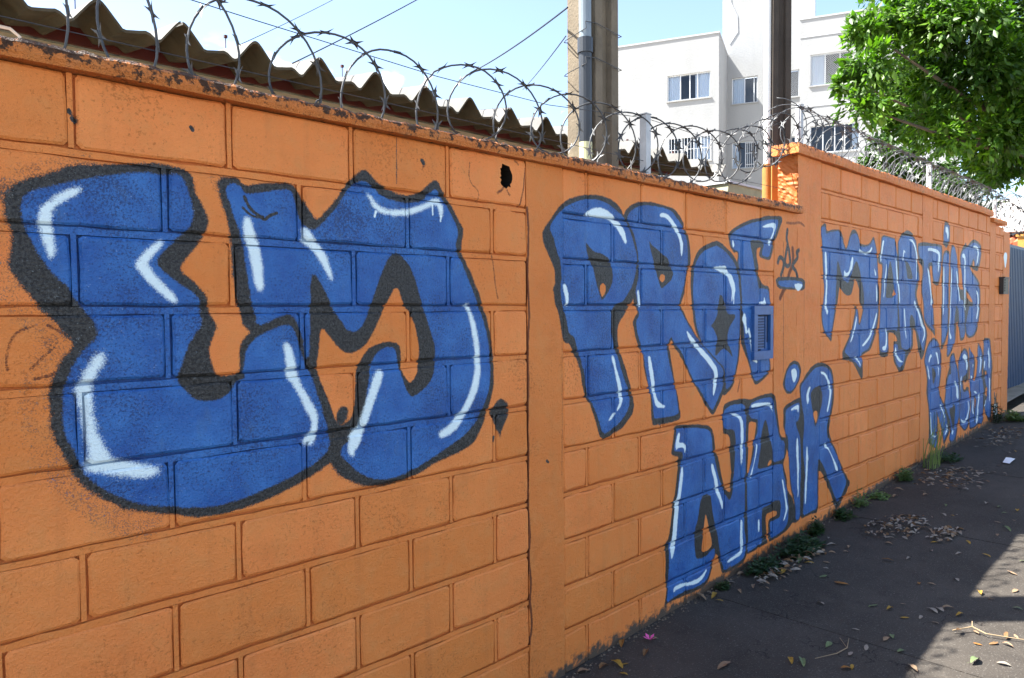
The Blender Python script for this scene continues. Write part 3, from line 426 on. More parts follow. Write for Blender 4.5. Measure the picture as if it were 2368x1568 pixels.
def simple(name, col, rough=0.6, spec=0.4, metal=0., var=0.0, vscale=8, bump=0., bscale=60, bdist=0.004, col2=None):
    s = NT(name); P = s.objc(); c = col; nrm = None
    if var or col2:
        c = s.mix(s.rng(s.noise(P, vscale, 4), 0.3, 0.7), col, col2 or tuple(v*(1-var) for v in col))
    if bump: nrm = s.bump(s.noise(P, bscale, 4, 0.6), bump, bdist)
    return s.fin(c, rough, spec, nrm, metal)
def concrete(name, a, b, c, sc=6):
    s = NT(name); P = s.pos()
    col = s.mix(s.rng(s.noise(P, sc, 5, 0.6), 0.35, 0.68), a, b)
    col = s.mix(s.rng(s.noise(s.scale(P, (1, 1, 0.25)), sc*1.5, 5, 0.65), 0.55, 0.72, 0, 0.8), col, c)
    vo = s.rng(s.noise(P, 95, 2, 0.7), 0.66, 0.74, 0, 0.6); col = s.mix(vo, col, tuple(q*0.25 for q in c))
    return s.fin(col, 0.85, 0.25, s.bump(s.noise(P, 70, 5, 0.65), 0.6, 0.006))
MAT['pole'] = concrete('weathered_pole_concrete', (0.19, 0.155, 0.11), (0.13, 0.108, 0.078), (0.052, 0.048, 0.031))
MAT['pole_dark'] = concrete('stained_pole_concrete', (0.065, 0.053, 0.043), (0.048, 0.040, 0.033), (0.026, 0.022, 0.02))
MAT['pole_orange'] = simple('orange_pole_paint', (0.42, 0.19, 0.05), 0.7, 0.3, var=0.35, bump=0.4)
MAT['pipe_grey'] = simple('grey_blue_pvc', (0.20, 0.245, 0.28), 0.4, 0.5, var=0.15)
MAT['pipe_dark'] = simple('dark_slate_pvc', (0.030, 0.036, 0.045), 0.42, 0.5, var=0.2)
MAT['pipe_pale'] = simple('pale_lime_paint', (0.62, 0.63, 0.38), 0.6, 0.4, var=0.2)
MAT['pipe_white'] = simple('white_pvc', (0.78, 0.78, 0.74), 0.4, 0.5, var=0.1)
MAT['steel'] = simple('dull_dark_steel', (0.085, 0.087, 0.09), 0.5, 0.5, 0.5, var=0.4, vscale=30)
MAT['steel_zinc'] = simple('galvanised_steel', (0.13, 0.135, 0.14), 0.5, 0.5, 0.5, var=0.4, vscale=30)
MAT['post'] = simple('zinc_grey_post', (0.52, 0.53, 0.535), 0.5, 0.4, 0.1, var=0.3, vscale=14)
MAT['cable'] = simple('black_cable', (0.02, 0.022, 0.03), 0.5)
MAT['roof'] = concrete('fibre_cement', (0.155, 0.152, 0.145), (0.105, 0.103, 0.096), (0.06, 0.057, 0.047), 4)
MAT['roof_under'] = concrete('shaded_cement_underside', (0.082, 0.075, 0.048), (0.056, 0.052, 0.033), (0.033, 0.031, 0.021), 4)  # darker copy of the fibre cement: shade under the eave put into the colour
MAT['fascia'] = simple('oxblood_timber', (0.075, 0.016, 0.012), 0.65, var=0.35, vscale=5, bump=0.3)
MAT['house_wall'] = simple('pale_green_render', (0.42, 0.46, 0.34), 0.8, var=0.2, bump=0.3)
MAT['olive'] = simple('olive_slab', (0.27, 0.27, 0.17), 0.8, var=0.25, bump=0.3)
def building_white():
    s = NT('white_render'); P = s.pos()
    col = s.mix(s.rng(s.noise(s.scale(P, (1, 1, 0.35)), 0.9, 5), 0.35, 0.75), (0.335, 0.344, 0.348), (0.29, 0.298, 0.302))
    return s.fin(col, 0.85, 0.2, s.bump(s.noise(P, 14, 4), 0.35, 0.02))
MAT['bwhite'] = building_white()
MAT['bcap'] = simple('grey_parapet_cap', (0.40, 0.42, 0.45), 0.7)
MAT['alu'] = simple('pale_aluminium', (0.66, 0.69, 0.72), 0.45, 0.5, 0.1)
MAT['curtain'] = simple('white_curtain', (0.78, 0.80, 0.82), 0.9, 0.1)
MAT['room'] = simple('dim_room', (0.10, 0.10, 0.11), 0.9, 0.1)
def glass(name, tint):
    s = NT(name); tr = s.n.new('ShaderNodeBsdfTransparent'); tr.inputs[0].default_value = (*tint, 1); gl = s.n.new('ShaderNodeBsdfGlossy'); gl.inputs['Roughness'].default_value = 0.03
    gl.inputs['Color'].default_value = (0.75, 0.85, 1, 1)
    fr = s.n.new('ShaderNodeFresnel'); fr.inputs[0].default_value = 1.5; mx = s.n.new('ShaderNodeMixShader')
    s.l(fr.outputs[0], mx.inputs[0]); s.l(tr.outputs[0], mx.inputs[1]); s.l(gl.outputs[0], mx.inputs[2]); s.l(mx.outputs[0], s.out.inputs['Surface']); return s.m
MAT['glass'] = glass('window_glass', (0.84, 0.90, 0.97))
MAT['gate'] = simple('blue_gate_paint', (0.013, 0.055, 0.135), 0.42, 0.5, 0., var=0.2, vscale=6)
MAT['vent_blue'] = simple('blue_spray_paint', (0.026, 0.10, 0.30), 0.42, 0.5, var=0.3, vscale=30)
MAT['vent_dark'] = simple('vent_shadow_dark', (0.012, 0.02, 0.05), 0.7)
MAT['dark_plastic'] = simple('charcoal_plastic', (0.022, 0.021, 0.022), 0.45)
MAT['groove'] = wall_paint('painted_joint_bed', 1.0, True, None, 0.72)
MAT['hole'] = simple('shaded_cavity', (0.02, 0.017, 0.014), 0.95, 0.05, bump=0.6, bscale=40)  # near-black colour paints in the shade inside the hole and below slab gaps
MAT['white_sign'] = simple('white_enamel', (0.72, 0.75, 0.80), 0.5, var=0.2, vscale=12)
MAT['tile_roof'] = simple('red_clay_tile', (0.42, 0.13, 0.06), 0.8, var=0.3)
MAT['white_wall'] = simple('white_house_render', (0.78, 0.76, 0.74), 0.8)
MAT['ochre'] = simple('ochre_render', (0.50, 0.24, 0.055), 0.8, var=0.3, bump=0.4)
def sidewalk_mat():
    s = NT('stained_dark_concrete'); P = s.pos()
    col = s.mix(s.rng(s.noise(P, 1.3, 5, 0.6), 0.35, 0.7), (0.032, 0.027, 0.022), (0.058, 0.050, 0.042))
    col = s.mix(s.rng(s.noise(P, 9, 5, 0.65), 0.52, 0.75, 0, 0.55), col, (0.019, 0.0155, 0.013))
    col = s.mix(s.rng(s.noise(P, 120, 3, 0.75), 0.58, 0.68, 0, 0.6), col, (0.17, 0.16, 0.14))
    col = s.mix(s.rng(s.noise(P, 210, 2, 0.7), 0.62, 0.72, 0, 0.6), col, (0.03, 0.026, 0.023))
    vo = s.n.new('ShaderNodeTexVoronoi'); vo.feature = 'DISTANCE_TO_EDGE'; vo.inputs['Scale'].default_value = 0.8
    wv = s.n.new('ShaderNodeVectorMath'); wv.operation = 'ADD'; nv = s.n.new('ShaderNodeTexNoise'); nv.inputs['Scale'].default_value = 6; nv.inputs['Detail'].default_value = 5; s.l(P, nv.inputs['Vector']); s.l(nv.outputs['Color'], wv.inputs[0]); s.l(P, wv.inputs[1]); s.l(wv.outputs[0], vo.inputs['Vector'])
    ck = s.math('MULTIPLY', s.rng(vo.outputs['Distance'], 0.0025, 0.007, 1, 0), s.rng(s.noise(P, 1.7, 2), 0.48, 0.56))
    col = s.mix(ck, col, (0.012, 0.010, 0.009))
    col = s.mix(s.rng(s.noise(P, 2.3, 6, 0.7), 0.58, 0.72, 0, 0.5), col, (0.080, 0.070, 0.058))
    h = s.math('SUBTRACT', s.math('ADD', s.math('MULTIPLY', s.noise(P, 120, 4, 0.65), 1.5), s.math('MULTIPLY', s.noise(P, 12, 4), 1.2)), s.math('MULTIPLY', ck, 1.5))
    return s.fin(col, 0.85, 0.3, s.bump(h, 0.6, 0.006))
MAT['sidewalk'] = sidewalk_mat()
MAT['asphalt'] = concrete('asphalt', (0.055, 0.055, 0.056), (0.075, 0.073, 0.07), (0.04, 0.04, 0.04))
MAT['kerb'] = concrete('kerb_concrete', (0.30, 0.29, 0.27), (0.24, 0.23, 0.21), (0.14, 0.13, 0.12))
MAT['earth'] = concrete('dry_earth', (0.24, 0.20, 0.15), (0.30, 0.26, 0.20), (0.12, 0.13, 0.07))
def leaf_mat(name, a, b, trans=0.3, rough=0.4):
    s = NT(name); g = s.n.new('ShaderNodeNewGeometry'); c = s.mix(g.outputs['Random Per Island'], a, b)
    c = s.mix(s.rng(s.noise(g.outputs['Position'], 0.9, 3), 0.35, 0.7), c, tuple(0.62*v for v in a))
    s.fin(c, rough, 0.5); tl = s.n.new('ShaderNodeBsdfTranslucent'); s.l(s.mix(1.0, c, (1.0, 1.25, 0.4), 'MULTIPLY'), tl.inputs[0])
    mx = s.n.new('ShaderNodeMixShader'); mx.inputs[0].default_value = trans; s.l(s.b.outputs[0], mx.inputs[1]); s.l(tl.outputs[0], mx.inputs[2]); s.l(mx.outputs[0], s.out.inputs['Surface']); return s.m
MAT['leaf_dark'] = leaf_mat('glossy_tree_leaf', (0.036, 0.105, 0.008), (0.165, 0.30, 0.020), 0.46, 0.46)
MAT['leaf_light'] = leaf_mat('light_tree_leaf', (0.032, 0.080, 0.015), (0.085, 0.155, 0.030), 0.35)
MAT['weed'] = leaf_mat('weed_leaf', (0.018, 0.050, 0.014), (0.045, 0.095, 0.026), 0.3, 0.55)
MAT['weed_light'] = leaf_mat('pale_weed_leaf', (0.09, 0.17, 0.05), (0.17, 0.26, 0.09), 0.3, 0.55)
MAT['grass'] = leaf_mat('grass_blade', (0.09, 0.16, 0.03), (0.20, 0.26, 0.07), 0.3, 0.5)
MAT['bark'] = simple('grey_brown_bark', (0.10, 0.075, 0.05), 0.9, var=0.4, bump=0.8, bscale=25, bdist=0.02)
for nm, c1, c2 in (('tan', (0.24, 0.165, 0.10), (0.16, 0.105, 0.065)), ('yellow', (0.30, 0.185, 0.03), (0.20, 0.12, 0.022)), ('brown', (0.11, 0.058, 0.026), (0.17, 0.095, 0.04)), ('grey', (0.25, 0.215, 0.175), (0.17, 0.145, 0.115)), ('green', (0.085, 0.12, 0.055), (0.13, 0.165, 0.075)), ('orange', (0.26, 0.115, 0.024), (0.16, 0.07, 0.018))):
    MAT['fallen_'+nm] = simple('fallen_leaf_'+nm, c1, 0.75, 0.25, col2=c2, vscale=40)
MAT['soil'] = simple('dark_soil', (0.085, 0.065, 0.048), 0.95, 0.1, col2=(0.19, 0.155, 0.12), vscale=60)
MAT['twig'] = simple('dry_twig', (0.30, 0.22, 0.13), 0.85, var=0.3)
MAT['petal'] = simple('pink_petal', (0.62, 0.10, 0.34), 0.6)
MAT['litter'] = simple('white_scrap', (0.75, 0.76, 0.78), 0.6)

# ------------------------------------------------------------------ object helpers
def mesh(name, verts, faces, mat=None, smooth=False):
    me = bpy.data.meshes.new(name); me.from_pydata([tuple(v) for v in verts], [], faces); me.update()
    if mat is not None: me.materials.append(mat)
    if smooth: me.polygons.foreach_set('use_smooth', [True]*len(me.polygons))
    return me
def link(name, me, parent=None, loc=None, rot=None):
    o = bpy.data.objects.new(name, me); COL.objects.link(o)
    if parent is not None: o.parent = parent
    if loc is not None: o.location = loc
    if rot is not None: o.rotation_euler = rot
    return o
def tag(o, label=None, cat=None, group=None, kind=None):
    for k, v in (('label', label), ('category', cat), ('group', group), ('kind', kind)):
        if v: o[k] = v
    return o
def thing(name, label, cat, loc=(0, 0, 0), group=None):
    return tag(link(name, None, None, loc), label, cat, group)
class MB:
    def __init__(s): s.v = []; s.f = []
    def add(s, v, f):
        k = len(s.v); s.v += [tuple(p) for p in v]; s.f += [tuple(i+k for i in q) for q in f]; return s
    def box(s, x0, x1, y0, y1, z0, z1, fn=None):
        v = [(x0, y0, z0), (x1, y0, z0), (x1, y1, z0), (x0, y1, z0), (x0, y0, z1), (x1, y0, z1), (x1, y1, z1), (x0, y1, z1)]
        if fn: v = [fn(*p) for p in v]
        return s.add(v, [(0, 3, 2, 1), (4, 5, 6, 7), (0, 1, 5, 4), (1, 2, 6, 5), (2, 3, 7, 6), (3, 0, 4, 7)])
    def tube(s, pts, r, n=8, cap=True):
        pts = [Vector(p) for p in pts]; rs = r if isinstance(r, (list, tuple)) else [r]*len(pts); rings = []; pu = None
        for i, p in enumerate(pts):
            t = (pts[min(i+1, len(pts)-1)]-pts[max(i-1, 0)]).normalized()
            if pu is None: pu = t.orthogonal().normalized()
            else:
                pu = pu-t*pu.dot(t); pu = pu.normalized() if pu.length > 1e-6 else t.orthogonal().normalized()
            w = t.cross(pu); rings.append([p+(pu*math.cos(a)+w*math.sin(a))*rs[i] for a in [2*math.pi*k/n for k in range(n)]])
        v = [q for rr in rings for q in rr]; f = []
        for i in range(len(rings)-1):
            for k in range(n): f.append((i*n+k, i*n+(k+1) % n, (i+1)*n+(k+1) % n, (i+1)*n+k))
        if cap: f.append(tuple(range(n-1, -1, -1))); f.append(tuple((len(rings)-1)*n+k for k in range(n)))
        return s.add(v, f)
    def build(s, name, mat, parent=None, smooth=False, loc=None, rot=None):
        return link(name, mesh(name, s.v, s.f, mat, smooth), parent, loc, rot)
def smooth_by_angle(me, deg=40):
    bm = bmesh.new(); bm.from_mesh(me)
    for e in bm.edges: e.smooth = (len(e.link_faces) == 2 and e.calc_face_angle(0) < math.radians(deg))
    for f in bm.faces: f.smooth = True
    bm.to_mesh(me); bm.free()

# ================================================================== SETTING: ground, road, sidewalk
def strip(name, xs, y0, y1, dz, mat):
    v = []; f = []
    for x in xs: v += [(x, y0, gz(x)+dz), (x, y1, gz(x)+dz)]
    for i in range(len(xs)-1): f.append((2*i, 2*i+2, 2*i+3, 2*i+1))
    return tag(link(name, mesh(name, v, f, mat)), kind='structure')
XS = [-400, -25, -10, 0, 10, 20, 40, 400]
strip('ground', XS, -400, 400, -0.30, MAT['earth'])
strip('yard_ground', XS, 0.20, 60, -0.02, MAT['earth'])
strip('road', XS, -10.5, -2.86, -0.13, MAT['asphalt'])
strip('opposite_sidewalk', XS, -14, -10.5, 0.0, MAT['kerb'])
strip('opposite_lots', XS, -120, -14, 0.004, MAT['earth'])
side = tag(link('sidewalk', None), kind='structure')
bed = MB(); bed.add([(-20, 0.02, gz(-20)-0.03), (36, 0.02, gz(36)-0.03), (36, -2.7, gz(36)-0.03), (-20, -2.7, gz(-20)-0.03)], [(0, 3, 2, 1)]); bed.build('sidewalk_bed', MAT['hole'], side)
x = 3.44-1.8*8
while x < 30:
    g = 0.008+0.004*random.random(); a, b = x+g/2, x+1.8-g/2; n = 9
    mb = MB(); v = []
    for i in range(n):
        xx = a+(b-a)*i/(n-1)
        for j, yy in enumerate((0.015, -0.6, -1.4, -2.69)):
            e = random.uniform(-0.004, 0.004) if 0 < i < n-1 else random.uniform(-0.002, 0.002)
            v.append((xx if 0 < i < n-1 else xx+random.uniform(-0.003, 0.003), yy, gz(xx)+e*0.5))
    top = len(v); v += [(p[0], p[1], p[2]-0.05) for p in v]
    f = []
    for i in range(n-1):
        for j in range(3): f.append((i*4+j, i*4+j+1, (i+1)*4+j+1, (i+1)*4+j))
    ring = [i*4 for i in range(n)]+[(n-1)*4+j for j in (1, 2, 3)]+[i*4+3 for i in range(n-2, -1, -1)]+[2, 1]
    for i in range(len(ring)): q, w = ring[i], ring[(i+1) % len(ring)]; f.append((q, w, w+top, q+top))
    mb.add(v, f); mb.build('slab', MAT['sidewalk'], side); x += 1.8
kb = tag(link('kerb', None), kind='structure')
for i in range(-20, 30):
    q = MB(); q.box(i*1.0+0.004, i*1.0+0.996, -2.85, -2.70, -0.25, 0.0, lambda X, Y, Z: (X, Y, gz(X)+Z)); q.build('kerb_stone', MAT['kerb'], kb)

# ================================================================== block walls
def block_mesh(xl, xr, zb, zt, hole=None, nl=5, ns=3, mat=None):
    r = 0.010; pts = []
    def side_pts(a, b, n): return [tuple(a[k]+(b[k]-a[k])*i/(n) for k in (0, 1)) for i in range(n)]
    c = [(xl+r, zb), (xr-r, zb), (xr, zb+r), (xr, zt-r), (xr-r, zt), (xl+r, zt), (xl, zt-r), (xl, zb+r)]
    pts += side_pts(c[0], c[1], nl-1)+[c[1]]+side_pts(c[2], c[3], ns-1)+[c[3]]+side_pts(c[4], c[5], nl-1)+[c[5]]+side_pts(c[6], c[7], ns-1)+[c[7]]
    pts = [(p[0]+random.uniform(-.0026, .0022), p[1]+random.uniform(-.0026, .0026)) for p in pts]
    n = len(pts); cx, cz = (xl+xr)/2, (zb+zt)/2; y0 = random.uniform(-0.0018, 0.0012); tx, tz = random.uniform(-.004, .004), random.uniform(-.008, .008)
    ins = 0.0065
    def inset(p):
        return (p[0]-math.copysign(min(ins, abs(p[0]-cx)*0.5), p[0]-cx), p[1]-math.copysign(min(ins, abs(p[1]-cz)*0.5), p[1]-cz))
    v = [(p[0], 0.018, p[1]) for p in pts]+[(p[0], 0.0050+y0, p[1]) for p in pts]
    fr = [inset(p) for p in pts]; v += [(p[0], y0+tx*(p[0]-cx)+tz*(p[1]-cz), p[1]) for p in fr]
    f = []
    for k in range(n):
        j = (k+1) % n; f.append((k, j, n+j, n+k)); f.append((n+k, n+j, 2*n+j, 2*n+k))
    if hole is None: f.append(tuple(range(2*n, 3*n)))
    else:
        hp = hole(n, fr, cx, cz); b = len(v); v += [(p[0], y0, p[1]) for p in hp]+[(p[0], 0.09, p[1]) for p in hp]
        for k in range(n): j = (k+1) % n; f.append((2*n+k, 2*n+j, b+j, b+k)); f.append((b+k, b+j, b+n+j, b+n+k))
        f.append(tuple(range(b+n, b+2*n)))
    return mesh('block', v, f, mat or MAT['wall'])
JG = 0.0235     # joint width
class Wall:
    def __init__(s, root): s.root = root; s.m = MB(); s.n = 0
    def panel(s, x0, x1, top, lines, even, odd, pitch, hole_at=None, par0=0):
        t = top
        for k, zl in enumerate(lines):
            zl = zl+random.uniform(-.002, .002); base = even if (k+par0) % 2 == 0 else odd
            js = [j for j in [base+pitch*i for i in range(-12, 20)] if x0+0.05 < j < x1-0.05]
            if isinstance(base, (list, tuple)): js = []
            js = [j+random.uniform(-.004, .004) for j in js]
            edges = [x0]+js+[x1]; gl = min(gz(x0), gz(x1))-0.06
            zb = zl
            if t < gl: break
            for a, b in zip(edges[:-1], edges[1:]):
                xl = a+(0.0 if a != x0 else 0.0005); xr = b-JG+0.003 if b != x1 else b-0.0005
                h = hole_at if hole_at and k == 0 and xl < hole_at[0] < xr else None
                hf = None
                if h:
                    def hf(n, fr, cx, cz, h=h):
                        out = []
                        for p in fr:
                            a2 = math.atan2(p[1]-h[1], p[0]-h[0]); rr = random.uniform(0.75, 1.1); out.append((h[0]+math.cos(a2)*0.034*rr, h[1]+math.sin(a2)*0.052*rr))
                        return out
                me = block_mesh(xl, xr, zb+random.uniform(-.001, .001), t-0.002+random.uniform(-.001, .001), hf, 9 if h else 5, 5 if h else 3)
                if h:
                    me.materials.append(MAT['hole']); 
                    for p in me.polygons:
                        if any(me.vertices[i].co.y > 0.05 for i in p.vertices): p.material_index = 1
                link('block', me, s.root); s.n += 1
                if b != x1:                                    # vertical mortar bead
                    w0, w1 = b-JG+0.0045, b-0.0065; yy = random.uniform(0.002, 0.004)
                    s.m.add([(w0, yy, zb-0.002), (w1, yy, zb-0.002), (w1, yy, t), (w0, yy, t), (w0, .02, zb-0.002), (w1, .02, zb-0.002), (w1, .02, t), (w0, .02, t)], [(0, 1, 2, 3), (1, 5, 6, 2), (4, 0, 3, 7)])
            # horizontal mortar bead under this course
            nn = max(2, int((x1-x0)/0.06)); v = []; f = []
            for i in range(nn+1):
                xx = x0+(x1-x0)*i/nn; a1 = zb-0.0058+random.uniform(-.0026, .0022); a0 = zb-JG-0.0005+random.uniform(-.001, .0022); yy = random.uniform(0.0015, 0.0035)
                v += [(xx, 0.02, a0), (xx, yy+.001, a0), (xx, yy, a1), (xx, 0.02, a1)]
            for i in range(nn):
                for q in range(3): f.append((i*4+q, i*4+4+q, i*4+5+q, i*4+1+q))
            s.m.add(v, f); t = zb-JG
    def pillar(s, x0, x1, top, y=0.0, name='pillar'):
        nx, nz = max(2, int((x1-x0)/0.035)), max(6, int((top+0.1)/0.04)); zb = gz(x0)-0.08; v = []; f = []
        for j in range(nz+1):
            for i in range(nx+1):
                xx = x0+(x1-x0)*i/nx; zz = zb+(top-zb)*j/nz
                if i in (0, nx): xx += random.uniform(-.003, .003)
                v.append((xx, y+random.uniform(-.0012, .0012), zz))
        for j in range(nz):
            for i in range(nx): a = j*(nx+1)+i; f.append((a, a+1, a+nx+2, a+nx+1))
        k = len(v); v += [(x0, 0.13, zb), (x1, 0.13, zb), (x1, 0.13, top), (x0, 0.13, top)]
        f += [tuple([j*(nx+1) for j in range(nz, -1, -1)]+[k, k+3]), tuple([j*(nx+1)+nx for j in range(nz+1)]+[k+2, k+1]), tuple([nz*(nx+1)+i for i in range(nx, -1, -1)]+[k+3, k+2][:1]+[k+2]), (k+1, k, k+3, k+2)]
        return link(name, mesh(name, v, f, MAT['plaster']), s.root)
    def finish(s, x0, x1, top, hole=False):
        o = s.m.build('mortar', MAT['wall'], s.root); tag(o, kind='stuff'); bd = MB()
        [bd.box(a, b, 0.013, 0.115, c, d) for a, b, c, d in ((x0, x1, -0.3, 2.03), (x0, 1.90, 2.03, top), (2.07, x1, 2.03, top)) if b > a] if hole else bd.box(x0, x1, 0.013, 0.115, -0.3, top)
        bd.build('mortar_bed', MAT['groove'], s.root)
def coping(root, x0, x1, z0, th, mat, y0=-0.032, y1=0.15):
    n = int((x1-x0)/0.022); v = []; f = []
    for i in range(n+1):
        xx = x0+(x1-x0)*i/n; w = 0.004*math.sin(xx*7)+random.uniform(-.0025, .0025); tz = random.uniform(-.0045, .0035)+0.003*math.sin(xx*3.1)
        v += [(xx, y0+w+0.004, z0), (xx, y0+w-0.001, z0+th*0.35), (xx, y0+w+random.uniform(-.001, .003), z0+th*0.8+tz*.6), (xx, y0+w+0.009, z0+th+tz), (xx, y1, z0+th+random.uniform(-.003, .003)), (xx, y1, z0)]
    for i in range(n):
        for q in range(6): a, b = i*6+q, i*6+(q+1) % 6; f.append((a, a+6, b+6, b))
    f.append((5, 4, 3, 2, 1, 0)); f.append(tuple(n*6+q for q in range(6)))
    return link('coping', mesh('coping', v, f, mat), root)

LOW_LINES = [2.015, 1.822, 1.624, 1.427, 1.222, 1.018, 0.825, 0.619, 0.418, 0.226, 0.03, -0.17]
TALL_LINES = [2.400, 2.206, 2.010, 1.822, 1.620, 1.435, 1.236, 1.068, 0.852, 0.666, 0.44, 0.24, 0.05, -0.15]
low = thing('low_block_wall', 'low stretch of orange block wall with the big blue letters, holed under its mouldy coping', 'wall', (0, 0, 0))
w = Wall(low)
w.panel(-1.5, 2.098, 2.198, LOW_LINES, 0.505, 0.322, 0.4, hole_at=(1.985, 2.125))
w.pillar(2.0995, 2.3145, 2.198)
w.panel(2.315, 4.240, 2.198, LOW_LINES, 2.483, 2.668, 0.3955)
w.pillar(4.2415, 4.553, 2.198)
w.finish(-1.5, 4.553, 2.197, True)
coping(low, -1.5, 4.575, 2.2, 0.045, MAT['coping_low'])
tall = thing('tall_block_wall', 'taller stretch of orange block wall beyond the notch, small blue lettering across it', 'wall', (0, 0, 0))
w = Wall(tall)
w.pillar(4.556, 4.910, 2.573)
w.panel(4.914, 7.014, 2.573, TALL_LINES, 5.247, 5.062, 0.3685)
w.pillar(7.018, 7.300, 2.573)
w.panel(7.304, 9.292, 2.573, TALL_LINES, 7.434, 7.600, 0.343)
w.pillar(9.296, 9.540, 2.52)
w.panel(9.544, 9.890, 2.50, TALL_LINES, 9.72, 9.4, 0.4)
w.pillar(9.894, 10.200, 2.46)
w.finish(4.58, 10.19, 2.44)
MB().box(4.60, 9.30, 0.014, 0.115, 2.44, 2.572).build('wall_core', MAT['plaster'], tall)
coping(tall, 4.50, 9.31, 2.575, 0.065, MAT['coping_tall'])
coping(tall, 9.34, 9.93, 2.522, 0.05, MAT['coping_tall'])
# rough broken end of the tall wall above the low coping
v = []; f = []; ny, nz = 7, 22
for j in range(nz+1):
    for i in range(ny+1): v.append((4.553+random.uniform(-.006, .004), 0.001+0.128*i/ny+(random.uniform(-.006, .004) if i == 0 else 0), 2.235+0.34*j/nz))
for j in range(nz):
    for i in range(ny): a = j*(ny+1)+i; f.append((a, a+ny+1, a+ny+2, a+1))
link('broken_end', mesh('broken_end', v, f, MAT['coping_end']), tall)

# blue vent set into the low wall
vt = thing('vent_grille', 'small blue perforated vent in a square frame set in the wall by the fourth letter', 'vent', (3.96, 0, 1.30))
WV, HV = 0.235, 0.315; b = MB()
for (x0, x1, z0, z1) in ((0, WV, 0, 0.05), (0, WV, HV-0.05, HV), (0, 0.04, 0.051, HV-0.051), (WV-0.035, WV, 0.051, HV-0.051)): b.box(x0, x1, -0.019, 0.004, z0, z1)
b.build('frame', MAT['vent_blue'], vt)
b = MB(); b.box(0.041, WV-0.036, 0.0005, 0.003, 0.051, HV-0.051); b.build('recess_back', MAT['vent_dark'], vt)
b = MB(); b.box(0.046, 0.140, -0.008, -0.006, 0.062, HV-0.062); b.build('grille_plate', MAT['vent_blue'], vt)
b = MB()
for i in range(6):
    for j in range(11):
        cx, cz = 0.055+i*0.0155, 0.074+j*0.0165; b.add([(cx+0.0062*math.cos(q), -0.0088, cz+0.0062*math.sin(q)) for q in [k*math.pi/3 for k in range(6)]], [tuple(range(6))])
tag(b.build('perforations', MAT['vent_dark'], vt), kind='stuff')
b = MB(); b.box(0.150, 0.160, -0.012, -0.001, 0.062, HV-0.062); b.build('hinge_bar', MAT['vent_blue'], vt)
# intercom box near the wall end
ic = thing('intercom_box', 'dark letterbox-like intercom mounted near the far end of the tall wall', 'intercom', (9.72, 0, 1.74))
b = MB(); b.box(0, 0.24, -0.045, -0.003, 0, 0.18); o = b.build('housing', MAT['dark_plastic'], ic)
b = MB()
for k in range(5): b.box(0.04, 0.20, -0.052, -0.0455, 0.03+k*0.03, 0.045+k*0.03)
b.build('louvres', MAT['dark_plastic'], ic)
b = MB(); b.box(-0.012, 0.252, -0.06, -0.002, 0.181, 0.192); b.build('lid', MAT['dark_plastic'], ic)

# ================================================================== gate and what stands beyond the wall end
gt = thing('metal_gate', 'blue ribbed metal gate closing the driveway past the wall end', 'gate', (10.75, 0.45, 0))
b = MB(); zb0, zt0 = gz(11.5)-0.02, 2.44
nr = 60; prof = []
for k in range(nr):
    xx = k*0.10; prof += [(xx, 0.0), (xx+0.045, 0.0), (xx+0.055, -0.028), (xx+0.09, -0.028)]
v = [(px, py, zb0+0.06) for px, py in prof]+[(px, py, zt0) for px, py in prof]; n = len(prof)
b.add(v, [(i, i+1, n+i+1, n+i) for i in range(n-1)]); b.build('ribbed_sheet', MAT['gate'], gt)
for q in ((0, 0.06), (5.94, 6.02)): b = MB(); b.box(q[0], q[1], -0.05, -0.03, zb0+.05, zt0+.02); b.build('stile', MAT['gate'], gt)
for q in ((zt0-.02, zt0+.05), (zb0+.05, zb0+.13)): b = MB(); b.box(0, 6.0, 0.004, 0.05, q[0], q[1]); b.build('rail', MAT['gate'], gt)
b = MB(); b.box(0.98, 1.22, -0.036, -0.030, 1.86, 2.14); b.build('sign_plate', MAT['white_sign'], gt)
rp = thing('gate_pillar', 'ochre rendered gate pillar at the right edge behind the blue gate', 'pillar', (18.3, 1.2, 0))
b = MB(); b.box(0, 0.9, 0, 0.3, 0.3, 3.05); b.build('shaft', MAT['ochre'], rp); b = MB(); b.box(-0.03, 0.93, -0.04, 0.33, 3.055, 3.10); b.build('cap', MAT['ochre'], rp)
th = thing('tiled_house', 'white house with red clay tile roof glimpsed past the wall end', 'house', (29, 6.0, 0))
b = MB(); b.box(0, 8, -3, 4, 0.5, 3.55); b.build('wall', MAT['white_wall'], th)
b = MB(); b.box(0.2, 7.8, -2.8, 3.8, 4.1, 5.2); b.build('upper_wall', MAT['white_wall'], th)
b = MB()
for k in range(30):
    y0 = -3.2+k*0.25; b.tube([(-0.4, y0, 3.62), (1.6, y0, 4.15)], 0.11, 6)
b.build('roof', MAT['tile_roof'], th)

